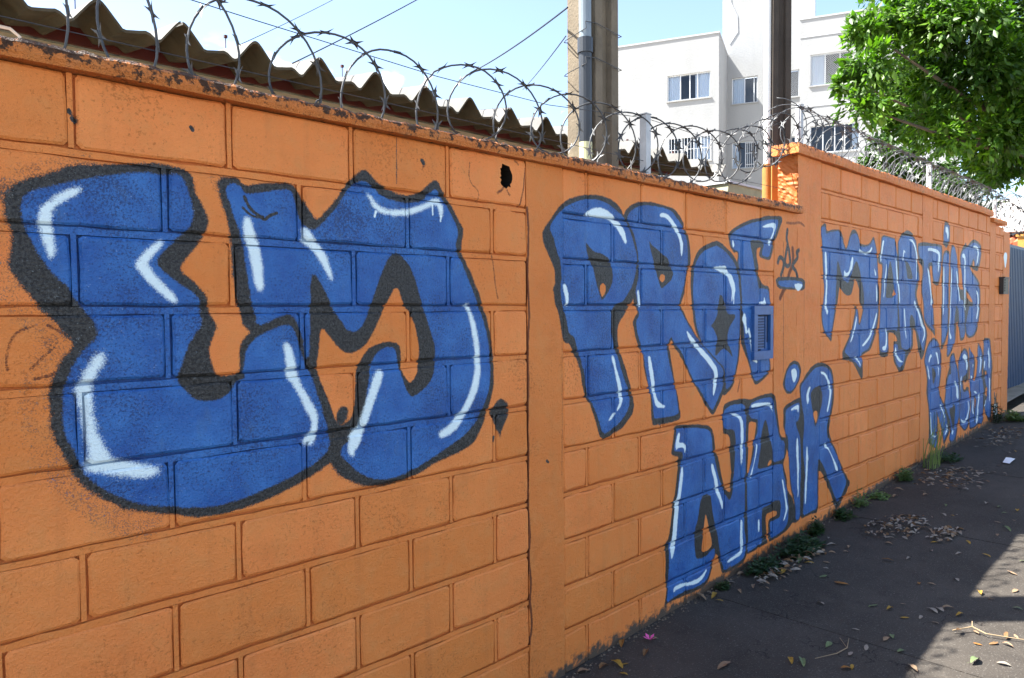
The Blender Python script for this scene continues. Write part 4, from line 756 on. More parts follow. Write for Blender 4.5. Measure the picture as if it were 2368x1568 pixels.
# ================================================================== house with corrugated roof behind the low wall
hs = thing('corrugated_house', 'house with corrugated fibre-cement eave and oxblood fascia right behind the low wall', 'house', (0, 2.1, 0))
PER = 0.418; PK0 = 1.14
def prof_z(u):
    u = u % 1.0
    pts = [(0, 0), (0.025, -0.0025), (0.05, -0.009), (0.095, -0.029), (0.27, -0.119), (0.31, -0.122), (0.46, -0.110), (0.54, -0.102), (0.59, -0.108), (0.66, -0.130), (0.69, -0.133), (0.72, -0.128), (0.905, -0.029), (0.95, -0.009), (0.975, -0.0025), (1.0, 0)]
    return float(np.interp(u, [p[0] for p in pts], [p[1] for p in pts]))
us = [0, 0.025, 0.05, 0.095, 0.27, 0.31, 0.46, 0.54, 0.59, 0.66, 0.69, 0.72, 0.905, 0.95, 0.975]
def roof_run(i0, i1):
    cols = [(PK0+PER*(i+u), prof_z(u)) for i in range(i0, i1) for u in us]
    ys = (0, 0.5, 2.0, 4.5); v = []; f = []; nc = len(cols)
    for off in (0.0, -0.016):
        for yy in ys:
            for cx, cz in cols: v.append((cx, yy, 3.20+cz+off+yy*0.15))
    for layer in (0, 1):
        b0 = layer*nc*len(ys)
        for j in range(len(ys)-1):
            for i in range(nc-1):
                q = (b0+j*nc+i, b0+j*nc+i+1, b0+(j+1)*nc+i+1, b0+(j+1)*nc+i); f.append(q if layer == 0 else q[::-1])
    b1 = nc*len(ys)
    for i in range(nc-1): f.append((i, b1+i, b1+i+1, i+1))
    for i in (0, nc-1):
        for j in range(len(ys)-1): f.append((j*nc+i, (j+1)*nc+i, b1+(j+1)*nc+i, b1+j*nc+i))
    return v, f
for i0 in range(-7, 15, 2):
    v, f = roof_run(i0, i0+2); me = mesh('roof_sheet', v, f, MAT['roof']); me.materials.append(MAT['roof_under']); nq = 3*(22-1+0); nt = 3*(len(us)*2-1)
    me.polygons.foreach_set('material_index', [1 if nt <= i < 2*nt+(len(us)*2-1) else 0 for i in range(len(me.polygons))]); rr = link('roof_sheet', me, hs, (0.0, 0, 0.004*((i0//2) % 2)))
    bt = MB(); cx = PK0+PER*(i0+1); bt.tube([(cx, 0.42, 3.23), (cx, 0.42, 3.33)], 0.003, 6); bt.box(cx-.009, cx+.009, .411, .429, 3.33, 3.347); bt.build('roof_bolt', MAT['fascia'], rr)
b = MB(); b.box(-1.9, 7.18, 0.55, 0.575, 3.128, 3.222); b.build('fascia', MAT['fascia'], hs)
b = MB(); b.box(-1.9, 7.0, 0.62, 0.78, -0.2, 3.13); b.box(6.9, 7.0, 0.785, 4.4, -0.1, 3.3); b.build('wall', MAT['house_wall'], hs)
b = MB(); b.box(0.55, 0.72, 0.20, 0.26, 3.0, 3.06); b.build('junction_box', MAT['pipe_white'], hs)
b = MB(); b.tube([(0.72, 0.23, 3.03), (0.80, 0.23, 3.03), (0.84, 0.23, 3.0), (0.845, 0.23, 2.8)], 0.009, 8); b.build('conduit', MAT['pipe_white'], hs)
an = thing('slab_awning', 'low olive slab awning peeking over the coping beside the orange-footed pole', 'awning', (7.95, 2.4, 0))
b = MB(); b.add([(0, 0, 2.93), (0.72, 0, 2.93), (0.95, 0, 3.10), (0.05, 0, 3.10), (0, 1.4, 2.93), (0.72, 1.4, 2.93), (0.95, 1.4, 3.10), (0.05, 1.4, 3.10)], [(0, 1, 2, 3), (1, 5, 6, 2), (3, 2, 6, 7), (4, 0, 3, 7), (5, 4, 7, 6), (0, 4, 5, 1)]); b.build('slab', MAT['olive'], an)
b = MB(); b.box(0.02, 1.0, -0.03, 1.45, 3.102, 3.125); b.build('flashing', MAT['bcap'], an)
b = MB(); b.box(0.4, 0.9, 0.35, 1.35, 0.1, 2.928); b.build('support_wall', MAT['white_wall'], an)

# ================================================================== poles
def h_pole(name, label, loc, rotz, s, h, mat):
    t = thing(name, label, 'pole', loc); t.rotation_euler = (0, 0, rotz)
    b = MB(); q = s/2; g = s*0.20; dd = s*0.16
    sec = [(-q, -q), (-g, -q), (-g*.8, -q+dd), (g*.8, -q+dd), (g, -q), (q, -q), (q, q), (g, q), (g*.8, q-dd), (-g*.8, q-dd), (-g, q), (-q, q)]
    n = len(sec); zs = [-0.2, 1.0, 2.0, 2.6, 3.2, 4.0, 6.0, h]; v = [(a*(1-0.012*z), c*(1-0.012*z), z) for z in zs for a, c in sec]; f = []
    for j in range(len(zs)-1):
        for i in range(n): f.append((j*n+i, j*n+(i+1) % n, (j+1)*n+(i+1) % n, (j+1)*n+i))
    f.append(tuple((len(zs)-1)*n+i for i in range(n))); b.add(v, f); b.build('shaft', mat, t)
    return t
p1 = h_pole('utility_pole', 'tan concrete pole with a two-tone conduit strapped to it, behind the low coping', (2.875, 0.29, 0), 0.0, 0.185, 8.0, MAT['pole'])
cxp, cyp = -0.128, -0.058
for nm, z0, z1, r, m in (('conduit_grey', 2.905, 6.4, 0.030, 'pipe_grey'), ('conduit_coupling', 2.835, 2.905, 0.0375, 'pipe_dark'), ('conduit_dark', 2.41, 2.835, 0.0315, 'pipe_dark'), ('conduit_painted', 1.6, 2.41, 0.0318, 'pipe_pale')):
    b = MB(); b.tube([(cxp, cyp, z0), (cxp, cyp, z1)], r, 16); b.build(nm, MAT[m], p1, smooth=False)
for zz in (2.965, 2.80, 5.2):
    b = MB(); q = 0.097; pts = [(-q-.07, -q+0.00, zz-0.03), (-q-0.075, -q-0.0, zz), (-q, -q-.004, zz+.01), (q+.004, -q-.004, zz-.005), (q+.004, q+.004, zz), (-q-.004, q+.004, zz-.03), (-q-.03, q-.03, zz-.035), (-q-.07, -q+.0, zz-.03)]
    b.tube(pts, 0.0022, 6, False); b.build('tie_wire', MAT['steel'], p1)
b = MB(); b.box(-0.16, -0.10, -0.095, 0.09, 2.27, 2.31); b.build('bracket', MAT['pipe_pale'], p1)
p2 = h_pole('utility_pole', 'dark stained concrete pole with a white conduit and orange painted foot at the wall notch', (4.93, 0.32, 0), -0.64, 0.138, 8.0, MAT['pole_dark'])
b = MB(); b.tube([(-0.088, -0.030, 2.60), (-0.088, -0.030, 7.0)], 0.024, 14); b.build('conduit', MAT['pipe_white'], p2)
b = MB(); b.tube([(-0.088, -0.030, 1.2), (-0.088, -0.030, 2.60)], 0.0255, 14); b.build('conduit_painted', MAT['pole_orange'], p2)
b = MB(); b.box(-0.0725, 0.0725, -0.0725, 0.0725, 0.5, 2.59); b.build('painted_foot', MAT['pole_orange'], p2)

# ================================================================== razor wire
def barb_mesh(m):
    b = MB(); L, hw = 0.013, 0.0045
    for sg in (1, -1):
        b.add([(-L, hw*sg, 0), (L, hw*sg, 0), (L*1.9, 0.022*sg, 0.003), (L*0.35, 0.0085*sg, 0), (-L*0.35, 0.0085*sg, 0), (-L*1.9, 0.022*sg, -0.003)], [(0, 1, 3, 4), (1, 2, 3), (0, 4, 5)])
    b.add([(-L, -hw, 0.001), (L, -hw, 0.001), (L, hw, 0.001), (-L, hw, 0.001)], [(0, 1, 2, 3)])
    b.add([(-L, 0, -hw), (L, 0, -hw), (L, 0, hw), (-L, 0, hw)], [(0, 1, 2, 3)])
    return mesh('barb', b.v, b.f, MAT[m])
BARB = {m: barb_mesh(m) for m in ('steel', 'steel_zinc')}
def coil(root, tops, ztop, radius, per=30, wobble=0.115, depth=-0.065, spacing=0.11, maxb=300, r=0.0036, mat='steel', base=None):
    pts = []; N = len(tops)-1
    for i in range(N*per+1):
        tt = i/per; th2 = 2*math.pi*tt; k = int(tt)
        X = float(np.interp(tt, range(N+1), tops)); R = radius*(1+0.05*math.sin(k*2.3+1))
        if base is not None and X < 1.1: R = max(radius, (ztop(X)-base)/2)
        kk = 1.6*math.sin(k*1.9+0.4)*(1-abs(2*(tt-k)-1)); X += wobble*(1+0.14*kk)*math.sin(th2)+0.016*math.sin(tt*1.7)+0.008*math.sin(tt*7.3)
        zt = ztop(X)
        pts.append(Vector((X, 0.066+depth*(1.2 if X > 1.7 else 0.6)*math.sin(th2), zt-R+R*math.cos(th2)*(1+0.06*kk)+0.006*math.sin(tt*9.1+1))))
    b = MB(); b.tube(pts, r, 6); o = b.build('coil', MAT[mat], root, smooth=True)
    acc = 0; nb = 0
    for i in range(1, len(pts)):
        acc += (pts[i]-pts[i-1]).length
        if acc > spacing and nb < maxb:
            acc = random.uniform(-.015, .015); t = (pts[i]-pts[i-1]).normalized(); y = Vector((random.uniform(-.5, .5), 1, random.uniform(-.5, .5))); y = (y-t*y.dot(t)).normalized(); z = t.cross(y)
            mm = Matrix((t, y, z)).transposed().to_4x4() @ Matrix.Scale(1.05, 4); mm.translation = pts[i]; q = bpy.data.objects.new('barb', BARB[mat]); COL.objects.link(q); q.parent = root; q.matrix_local = mm; nb += 1
    return nb
rz = thing('razor_wire', 'razor wire coils in large open loops along the low coping', 'razor wire')
TOPS = [-0.72, -0.45, -0.2, 0.05, 0.30, 0.52, 0.78, 1.01, 1.26, 1.48, 1.84, 1.98, 2.24, 2.43, 2.66, 2.84, 3.02, 3.22, 3.43, 3.63, 3.83, 4.02, 4.20, 4.38, 4.52]
coil(rz, TOPS, lambda X: float(np.interp(X, [-1, 0.55, 1.0, 1.5, 1.9, 3, 3.5, 3.9, 4.5], [2.66, 2.63, 2.53, 2.50, 2.545, 2.545, 2.57, 2.63, 2.85])), 0.148, spacing=0.085, base=2.215)
b = MB(); b.tube([(-1.0, .05, 2.42), (0.2, 0.05, 2.50), (1.01, 0.055, 2.475), (1.7, 0.06, 2.46), (2.3, 0.06, 2.47), (3.0, 0.065, 2.54), (3.8, 0.065, 2.53), (4.7, 0.07, 2.86)], 0.0016, 5); b.build('support_wire', MAT['steel'], rz)
b = MB(); b.tube([(-1.0, .03, 2.30), (3.0, 0.065, 2.33), (4.6, 0.065, 2.36)], 0.0014, 5); b.build('support_wire', MAT['steel'], rz)
rz2 = thing('razor_wire', 'dense razor wire coil running along the taller wall to the gate', 'razor wire')
T2 = [4.40+0.0+0.145*i for i in range(45)]
coil(rz2, T2, lambda X: 2.905 if X < 9.3 else 2.905-0.06*(X-9.3), 0.142, per=26, spacing=0.145, maxb=298, wobble=0.10, depth=-0.10, r=0.0030, mat='steel_zinc')
b = MB(); b.tube([(4.7, 0.06, 2.90), (7.4, 0.06, 2.895), (10.6, 0.06, 2.80)], 0.0018, 5); b.build('support_wire', MAT['steel'], rz2)
rz3 = thing('razor_wire', 'loose razor wire loops above the gate at the right edge', 'razor wire')
coil(rz3, [10.4+0.25*i for i in range(14)], lambda X: 2.98, 0.24, per=26, spacing=0.2, maxb=150, wobble=0.2, mat='steel_zinc')
for i, (px, z0, z1, lab) in enumerate(((3.005, 2.20, 2.555, 'galvanised angle post on the low coping right of the tan pole'), (4.72, 2.60, 2.925, 'galvanised angle post standing at the notch end of the tall coping'), (7.41, 2.60, 2.895, 'galvanised angle post halfway along the tall coping, before the small tree'), (9.78, 2.55, 2.81, 'galvanised angle post at the far end of the tall coping'))):
    pt = thing('wire_post', lab, 'post', (px, 0.065, 0), 'posts holding the razor wire')
    b = MB(); b.box(-0.019, 0.019, -0.017, -0.012, z0, z1); b.box(-0.019, -0.014, -0.0118, 0.021, z0, z1); b.build('angle_iron', MAT['post'], pt)
    b = MB(); b.box(-0.022, 0.022, -0.020, 0.024, z1+.0005, z1+0.006); b.build('cap', MAT['post'], pt)

# ================================================================== overhead cables
def cable(label, a, bb, sag, r, n=14):
    pts = []
    for i in range(n+1):
        t = i/n; q = Vector(a).lerp(Vector(bb), t); q.z -= sag*4*t*(1-t); pts.append(q)
    b = MB(); b.tube(pts, r, 6); o = b.build('overhead_cable', MAT['cable']); tag(o, label, 'cable', 'cables crossing the sky')
cable('black service cable rising from behind the roof to the tan pole', (3.641, 2.100, 3.374), (2.686, 0.290, 3.052), 0.02, 0.0045)
cable('long thin cable crossing the sky above the corrugated peaks at left', (2.313, 2.300, 3.195), (4.699, 3.200, 4.868), 0.02, 0.0045)
cable('faint pair-like thin line running steeply down to the roof beside the tan pole', (4.508, 2.400, 3.494), (2.741, 0.350, 2.947), 0.01, 0.003)
cable('faintest thin line high at the top left of the sky', (2.226, 3.000, 3.451), (4.739, 5.000, 5.353), 0.02, 0.003)

# ================================================================== apartment building
ab = thing('apartment_building', 'white rendered apartment block with stepped volumes and sliding windows', 'building')
A0 = Vector((27.32, 13.63, 0)); EX = Vector((0.39073, -0.92050, 0)); IN = Vector((0.92050, 0.39073, 0))
def L2W(a, d, z): q = A0+EX*a+IN*d; return (q.x, q.y, z)
def bbox(mb, a0, a1, d0, d1, z0, z1): return mb.box(a0, a1, d0, d1, z0, z1, L2W)
def facade(name, a0, a1, d, z0, z1, ops):
    xs = sorted({a0, a1, *[o[0] for o in ops], *[o[1] for o in ops]}); zs = sorted({z0, z1, *[o[2] for o in ops], *[o[3] for o in ops]}); b = MB()
    for i in range(len(xs)-1):
        for j in range(len(zs)-1):
            cx, cz = (xs[i]+xs[i+1])/2, (zs[j]+zs[j+1])/2
            if any(o[0] < cx < o[1] and o[2] < cz < o[3] for o in ops): continue
            b.add([L2W(xs[i], d, zs[j]), L2W(xs[i+1], d, zs[j]), L2W(xs[i+1], d, zs[j+1]), L2W(xs[i], d, zs[j+1])], [(0, 1, 2, 3)])
    for o in ops:
        p = [(o[0], o[2]), (o[1], o[2]), (o[1], o[3]), (o[0], o[3])]
        for k in range(4): q, r = p[k], p[(k+1) % 4]; b.add([L2W(q[0], d, q[1]), L2W(r[0], d, r[1]), L2W(r[0], d+.16, r[1]), L2W(q[0], d+.16, q[1])], [(0, 1, 2, 3)])
    return b.build(name, MAT['bwhite'], ab)
def window(o, d, splits, curtains, bars=False, net=False):
    a0, a1, z0, z1 = o; fr = MB(); t = 0.035; dd = d+0.09
    for q in ((a0, a1, z0, z0+t), (a0, a1, z1-t, z1)): bbox(fr, q[0], q[1], dd-.03, dd+.03, q[2], q[3])
    xs = [a0]+[a0+(a1-a0)*s for s in splits]+[a1]
    for k, q in enumerate(xs): bbox(fr, q if k == 0 else q-t/2, (q+t if k == 0 else (q if k == len(xs)-1 else q+t/2)) if k < len(xs)-1 else q+0.0, dd-.028, dd+.028, z0+t+.001, z1-t-.001) if k < len(xs)-1 else bbox(fr, q-t, q, dd-.028, dd+.028, z0+t+.001, z1-t-.001)
    wf = fr.build('window', MAT['alu'], ab)
    for k in range(len(xs)-1):
        g = MB(); ddk = dd+0.008*(k % 2); g.add([L2W(xs[k], ddk, z0+t), L2W(xs[k+1], ddk, z0+t), L2W(xs[k+1], ddk, z1-t), L2W(xs[k], ddk, z1-t)], [(0, 1, 2, 3)]); g.build('pane', MAT['glass'], wf)
    g = MB(); bbox(g, a0-.3, a1+.3, dd+1.2, dd+1.25, z0-.3, z1+.3); g.build('room_back', MAT['room'], wf)
    for (c0, c1) in curtains:
        q0, q1 = a0+(a1-a0)*c0, a0+(a1-a0)*c1; n = 18; v = []
        for i in range(n+1):
            aa = q0+(q1-q0)*i/n; dv = dd+0.075+0.02*math.sin(i*2.1); v += [L2W(aa, dv, z0-.1), L2W(aa, dv, z1+.1)]
        link('curtain', mesh('curtain', v, [(2*i, 2*i+2, 2*i+3, 2*i+1) for i in range(n)], MAT['curtain'], True), wf)
    sill = MB(); bbox(sill, a0-.05, a1+.05, d-.045, d+.16, z0-.05, z0-.001); sill.build('sill', MAT['bwhite'], wf)
    if bars:
        g = MB(); n = int((a1-a0)/0.13)
        for i in range(n+1):
            aa = a0+(a1-a0)*i/n; bbox(g, aa-.008, aa+.008, d-.03, d-.014, z0, z1)
        for zz in (z0+.02, (z0+z1)/2, z1-.02): bbox(g, a0, a1, d-.0135, d-.002, zz-.011, zz+.011)
        g.build('grille', MAT['alu'], wf)
    if net:
        g = MB(); st = 0.085; W_, H_ = a1-a0, z1-z0
        k = -H_
        while k < W_:
            for sg in (1, -1):
                u0, u1 = max(0, k), min(W_, k+H_)
                if u1 <= u0: continue
                h0, h1 = u0-k, u1-k
                if sg < 0: h0, h1 = H_-h0, H_-h1
                q = [L2W(a0+u0, d+.03, z0+h0), L2W(a0+u1, d+.03, z0+h1)]; g.tube(q, 0.004, 3, False)
            k += st
        g.build('safety_net', MAT['alu'], wf)
W1 = [(-2.10, -0.34, 10.34, 11.40), (-2.07, -0.32, 7.76, 8.80)]
facade('wall_front', -5.45, 0, 0, 0.5, 12.89, W1)
window(W1[0], 0, (0.30, 0.52, 0.70), [(0.0, 0.30), (0.64, 1.0)]); window(W1[1], 0, (0.32, 0.6, 0.78), [(0.62, 1.0)], True)
b = MB(); b.add([L2W(0, 0, .5), L2W(0, 3, .5), L2W(0, 3, 12.89), L2W(0, 0, 12.89)], [(0, 1, 2, 3)]); b.add([L2W(-5.45, 0, 12.6), L2W(0, 0, 12.6), L2W(0, 9, 12.6), L2W(-5.45, 9, 12.6)], [(0, 1, 2, 3)]); b.add([L2W(-5.45, 0.001, .5), L2W(-5.45, 9, .5), L2W(-5.45, 9, 12.89), L2W(-5.45, .001, 12.89)], [(3, 2, 1, 0)]); b.build('wall_side', MAT['bwhite'], ab)
W2 = [(0.20, 1.29, 10.72, 11.87), (0.21, 1.33, 7.86, 9.04), (2.30, 3.0, 10.76, 11.91), (2.30, 3.0, 7.92, 9.06)]
facade('wall_recess', -0.22, 3.62, 3.0, 0.5, 17.6, W2)
window(W2[0], 3.0, (0.5, 0.86), [(0.0, 0.48)]); window(W2[1], 3.0, (0.52,), [(0.0, 0.25)], False); window(W2[2], 3.0, (0.5,), [], net=True); window(W2[3], 3.0, (0.5,), [(0, .4)])
g = MB()
for i in range(7):
    aa = 0.80+i*0.085; bbox(g, aa-.008, aa+.008, 2.97, 2.986, 7.9, 9.0)
for zz in (8.0, 8.5, 8.95): bbox(g, .78, 1.33, 2.987, 2.998, zz-.011, zz+.011)
g.build('window_grille', MAT['alu'], ab)
b = MB(); b.add([L2W(3.62, 3.0, 9), L2W(3.62, 6, 9), L2W(3.62, 6, 17.6), L2W(3.62, 3.0, 17.6)], [(0, 1, 2, 3)]); b.add([L2W(-.22, 3.0, 12), L2W(-.22, 6, 12), L2W(-.22, 6, 17.6), L2W(-.22, 3.0, 17.6)], [(3, 2, 1, 0)]); b.add([L2W(-.22, 3, 17.6), L2W(3.62, 3, 17.6), L2W(3.62, 6, 17.6), L2W(-.22, 6, 17.6)], [(0, 1, 2, 3)]); b.build('tower_wall', MAT['bwhite'], ab)
W4 = [(3.46, 5.0, 10.71, 11.97), (3.47, 5.32, 7.96, 9.08), (7.0, 8.5, 10.71, 11.97), (7.0, 8.5, 7.96, 9.08)]
facade('wall_right', 3.06, 8.8, 1.5, 0.5, 13.44, W4)
window(W4[0], 1.5, (0.36, 0.72), [(0.02, 0.34)], net=True); window(W4[1], 1.5, (0.26, 0.5, 0.7), [(0.85, 1.0)]); window(W4[2], 1.5, (0.5,), []); window(W4[3], 1.5, (0.5,), [])
b = MB(); b.add([L2W(3.06, 1.501, .5), L2W(3.06, 9, .5), L2W(3.06, 9, 13.44), L2W(3.06, 1.501, 13.44)], [(3, 2, 1, 0)]); b.add([L2W(3.06, 1.5, 13.2), L2W(8.8, 1.5, 13.2), L2W(8.8, 9, 13.2), L2W(3.06, 9, 13.2)], [(0, 1, 2, 3)]); b.add([L2W(8.8, 1.501, .5), L2W(8.8, 9, .5), L2W(8.8, 9, 13.44), L2W(8.8, 1.501, 13.44)], [(0, 1, 2, 3)]); b.build('wall_end', MAT['bwhite'], ab)
b = MB(); bbox(b, -5.48, 0.03, -.03, .12, 12.892, 12.95); bbox(b, 3.04, 8.8, 1.47, 1.6, 13.442, 13.50); bbox(b, -.03+0.03, .031, .121, 3.0, 12.892, 12.95); b.build('parapet_cap', MAT['bcap'], ab)
b = MB()
for zz in (12.70, 9.87): bbox(b, 3.06, 8.8, 1.482, 1.4985, zz, zz+.035)
b.build('band_groove', MAT['bcap'], ab)
b = MB(); b.tube([L2W(0.1, 2.985, 16), L2W(0.16, 2.985, 15.2), L2W(0.42, 2.985, 14.6), L2W(0.45, 2.985, 13.9), L2W(.1, 2.985, 13.4)], 0.012, 5); b.build('wall_cable', MAT['bcap'], ab)

# ================================================================== trees
CAMP = Vector((0, -2.060, 1.6022))
def leaf_cloud(clumps, per_m2, size, seed, fill=0.5, tuft=11):
    rg = np.random.default_rng(seed); base = []
    for (c, r) in clumps:
        n = max(4, int(per_m2*r*r/tuft)); d = rg.normal(size=(n, 3)); d /= np.linalg.norm(d, axis=1)[:, None]
        rad = r*(1-fill*rg.random(n)**1.5)*(0.80+0.36*rg.random(n)); tw = np.sin(d[:, 0]*5+d[:, 1]*4+d[:, 2]*6+c[0])*0.18+1
        P = np.array(c)+d*(rad*tw)[:, None]*np.array([1, 1, 0.85])
        P = np.repeat(P, tuft, 0); D = np.repeat(d, tuft, 0); st = D*0.5+np.array([0, 0, -0.15])
        al = rg.random((n*tuft, 1)); P = P-st*size*1.5*al+rg.normal(size=(n*tuft, 3))*size*0.30
        base.append(np.concatenate([P, D], 1))
    B = np.concatenate(base); n = len(B); P = B[:, :3]; D = B[:, 3:]
    ax = rg.normal(size=(n, 3))*0.55+D*0.75+np.array([0, 0, -0.35]); ax /= np.linalg.norm(ax, axis=1)[:, None]
    nr = rg.normal(size=(n, 3))*0.42+D*0.35+np.array([-0.25, 0.1, 0.95]); nr -= ax*np.sum(nr*ax, 1)[:, None]; nr /= np.linalg.norm(nr, axis=1)[:, None]
    sd = np.cross(nr, ax); L = size*(0.55+0.8*rg.random(n))[:, None]; Wd = L*0.22
    v = np.stack([P, P+ax*L*0.45+sd*Wd-nr*L*0.05, P+ax*L, P+ax*L*0.45-sd*Wd-nr*L*0.05, P+ax*L*0.5+nr*L*0.03], 1).reshape(-1, 3)
    k = np.arange(n)[:, None]*5; f = np.concatenate([k+np.array([[0, 1, 4]]), k+np.array([[1, 2, 4]]), k+np.array([[2, 3, 4]]), k+np.array([[3, 0, 4]])]).astype(np.int32)
    return v, f
def fast_mesh(name, v, f, mat):
    me = bpy.data.meshes.new(name); me.vertices.add(len(v)); me.vertices.foreach_set('co', v.astype(np.float32).ravel()); m = f.shape[1]
    me.loops.add(f.size); me.loops.foreach_set('vertex_index', f.ravel()); me.polygons.add(len(f)); me.polygons.foreach_set('loop_start', np.arange(0, f.size, m, dtype=np.int32)); me.polygons.foreach_set('loop_total', np.full(len(f), m, np.int32))
    me.update(calc_edges=True); me.materials.append(mat); return me
CL1 = [(13.25, 2.77, 6.36, 0.41), (12.91, 2.57, 5.58, 0.51), (13.47, 3.09, 5.64, 0.35), (12.68, 2.97, 5.37, 0.22), (12.74, 2.57, 4.9, 0.39), (14.04, 2.61, 6.67, 0.69), (15.58, 2.95, 6.01, 0.76), (15.1, 2.95, 5.21, 0.37), (15.17, 2.74, 4.98, 0.37), (14.06, 1.92, 6.33, 0.74), (15.01, 2.11, 5.7, 0.79), (14.11, 1.99, 4.85, 0.49), (14.01, 1.69, 4.45, 0.4), (14.24, 1.33, 6.36, 0.72), (14.59, 1.33, 5.58, 0.81), (16.55, 1.99, 5.16, 0.64), (16.41, 1.73, 4.42, 0.42), (16.9, 1.3, 6.73, 0.83), (16.84, 1.27, 5.56, 0.91), (14.71, 1.09, 4.53, 0.59), (15.15, 1.05, 4.0, 0.34), (15.9, 1.47, 4.08, 0.28), (15.3, 2.66, 7.9, 0.9), (16.5, 1.95, 8.29, 1.09), (17.57, 0.95, 7.55, 1.18), (15.12, 0.33, 5.25, 1.01), (16.71, 0.63, 4.54, 0.8), (16.57, 1.0, 4.25, 0.4), (17.07, 0.02, 6.35, 1.18)]
CL2 = [(16.55, 3.63, 5.1, 0.24), (17.21, 3.64, 4.87, 0.32), (16.22, 3.73, 4.66, 0.25), (18.36, 3.55, 5.07, 0.36), (18.29, 3.44, 4.55, 0.41), (18.15, 2.87, 4.6, 0.34), (17.75, 2.68, 4.11, 0.37), (19.25, 2.59, 4.36, 0.34), (18.65, 2.4, 3.88, 0.31), (19.5, 2.26, 3.9, 0.22), (17.91, 3.77, 4.6, 0.29), (17.85, 3.04, 4.07, 0.32), (18.15, 2.53, 3.85, 0.28), (18.6, 2.57, 5.18, 0.33), (18.48, 2.29, 4.7, 0.28), (18.23, 1.91, 4.24, 0.24)]
def tree(name, label, base, clumps, per, size, mat, seed, tr, fork, fill=0.5):
    t = thing(name, label, 'tree', base); bx = Vector(base)
    v, f = leaf_cloud([((c[0]-bx.x, c[1]-bx.y, c[2]-bx.z), c[3]) for c in clumps], per, size, seed, fill)
    tag(link('crown', fast_mesh('crown', v, f, mat), t), kind='stuff')
    rg = random.Random(seed); b = MB(); fk = Vector(fork)-bx
    b.tube([(0, 0, -0.3), (0.03, 0.02, fk.z*0.4), fk], [tr*1.15, tr, tr*0.8], 10); b.build('trunk', MAT['bark'], t, True)
    for c in clumps[::2]:
        e = Vector(c[:3])-bx; mid = fk.lerp(e, 0.5)+Vector((rg.uniform(-.2, .2), rg.uniform(-.2, .2), rg.uniform(-.1, .25))); q = MB(); q.tube([fk, fk.lerp(mid, .5)+Vector((0, 0, .08)), mid, e], [tr*0.5, tr*.36, tr*0.22, tr*0.08], 7); q.build('branch', MAT['bark'], t, True)
    return t
tree('broadleaf_tree', 'big glossy dark green tree hanging over the street at top right', (16.3, -0.35, gz(16.3)), CL1, 3600, 0.15, MAT['leaf_dark'], 3, 0.16, (16.0, 0.2, 3.9), 0.8)
tree('broadleaf_tree', 'lighter airy tree behind the razor wire of the tall wall', (17.0, 2.9, gz(17)), CL2, 4200, 0.15, MAT['leaf_light'], 5, 0.09, (16.9, 2.9, 2.3), 0.9)

tree('broadleaf_tree', 'tree standing left of the picture whose high branches dapple the nearest slab', (-2.4, 3.4, gz(-2.4)), [(0.18, 1.38, 6.4, 0.62), (0.55, 1.32, 6.3, 0.42), (-0.35, 1.1, 6.7, 0.6), (-0.9, 1.9, 6.9, 0.8), (-1.8, 2.6, 7.2, 0.9), (-1.4, 1.2, 6.6, 0.7), (0.40, 1.62, 6.25, 0.33)], 420, 0.16, MAT['leaf_dark'], 9, 0.12, (-2.2, 3.2, 4.8), 0.95)

# ================================================================== plants at the foot of the wall
def weed(name, label, cat, x, y, n, h, spread, leaf, mat, seed, upright=0.3):
    rg = random.Random(seed); z0 = gz(x); t = thing(name, label, cat, (x, y, z0), 'weeds along the wall foot'); b = MB(); st = MB()
    for i in range(n):
        ang = rg.uniform(0, 6.283); rr = spread*rg.random()**0.7; bx, by = rr*math.cos(ang), -abs(rr*math.sin(ang))*0.75; hh = h*rg.uniform(.15, 1)*(1-0.6*rr/spread)
        tipx, tipy = bx+rg.uniform(-1, 1)*h*(.5-upright*.4), by+rg.uniform(-1, .6)*h*(.5-upright*.4)
        if i % 3 == 0: st.tube([(bx*0.7, by*0.7, 0), ((bx+tipx)/2, (by+tipy)/2, hh*.55), (tipx, tipy, hh)], [0.0022, .0016, .0008], 4)
        for k in range(5):
            q = rg.uniform(.2, 1); px, py, pz = bx+(tipx-bx)*q, by+(tipy-by)*q, hh*q; a2 = rg.uniform(0, 6.283); L = leaf*rg.uniform(.6, 1.3); dx, dy, dz = math.cos(a2)*L, math.sin(a2)*L, rg.uniform(-.3, .7)*L; sx, sy = -math.sin(a2)*L*.32, math.cos(a2)*L*.32
            b.add([(px, py, pz), (px+dx*.5+sx, py+dy*.5+sy, pz+dz*.6), (px+dx, py+dy, pz+dz), (px+dx*.5-sx, py+dy*.5-sy, pz+dz*.6)], [(0, 1, 2, 3)])
    tag(b.build('foliage', mat, t), kind='stuff'); st.build('stems', mat, t); return t
weed('weed_clump', 'largest bushy dark weed clump, littered with dry leaves, under the letters at the wall notch', 'weed', 4.36, -0.06, 190, 0.12, 0.22, 0.032, MAT['weed'], 1)
weed('weed_clump', 'low spreading dark weed just nearer than the largest clump', 'weed', 3.96, -0.05, 130, 0.07, 0.17, 0.028, MAT['weed'], 2)
weed('weed_clump', 'tiny tuft of weed nearest the camera at the wall foot', 'weed', 3.56, -0.03, 40, 0.045, 0.06, 0.022, MAT['weed'], 3)
weed('weed_clump', 'narrow upright dark weed hugging the wall below the last big letter', 'weed', 4.72, -0.04, 80, 0.12, 0.075, 0.030, MAT['weed'], 4, 0.7)
weed('weed_clump', 'small round-leaved weed at the wall foot right of the big letters', 'weed', 5.16, -0.04, 45, 0.07, 0.09, 0.036, MAT['weed'], 5)
weed('weed_clump', 'pale sparse seedling with climbing stems against the orange base', 'weed', 5.50, -0.03, 34, 0.17, 0.09, 0.026, MAT['weed_light'], 6, 0.7)
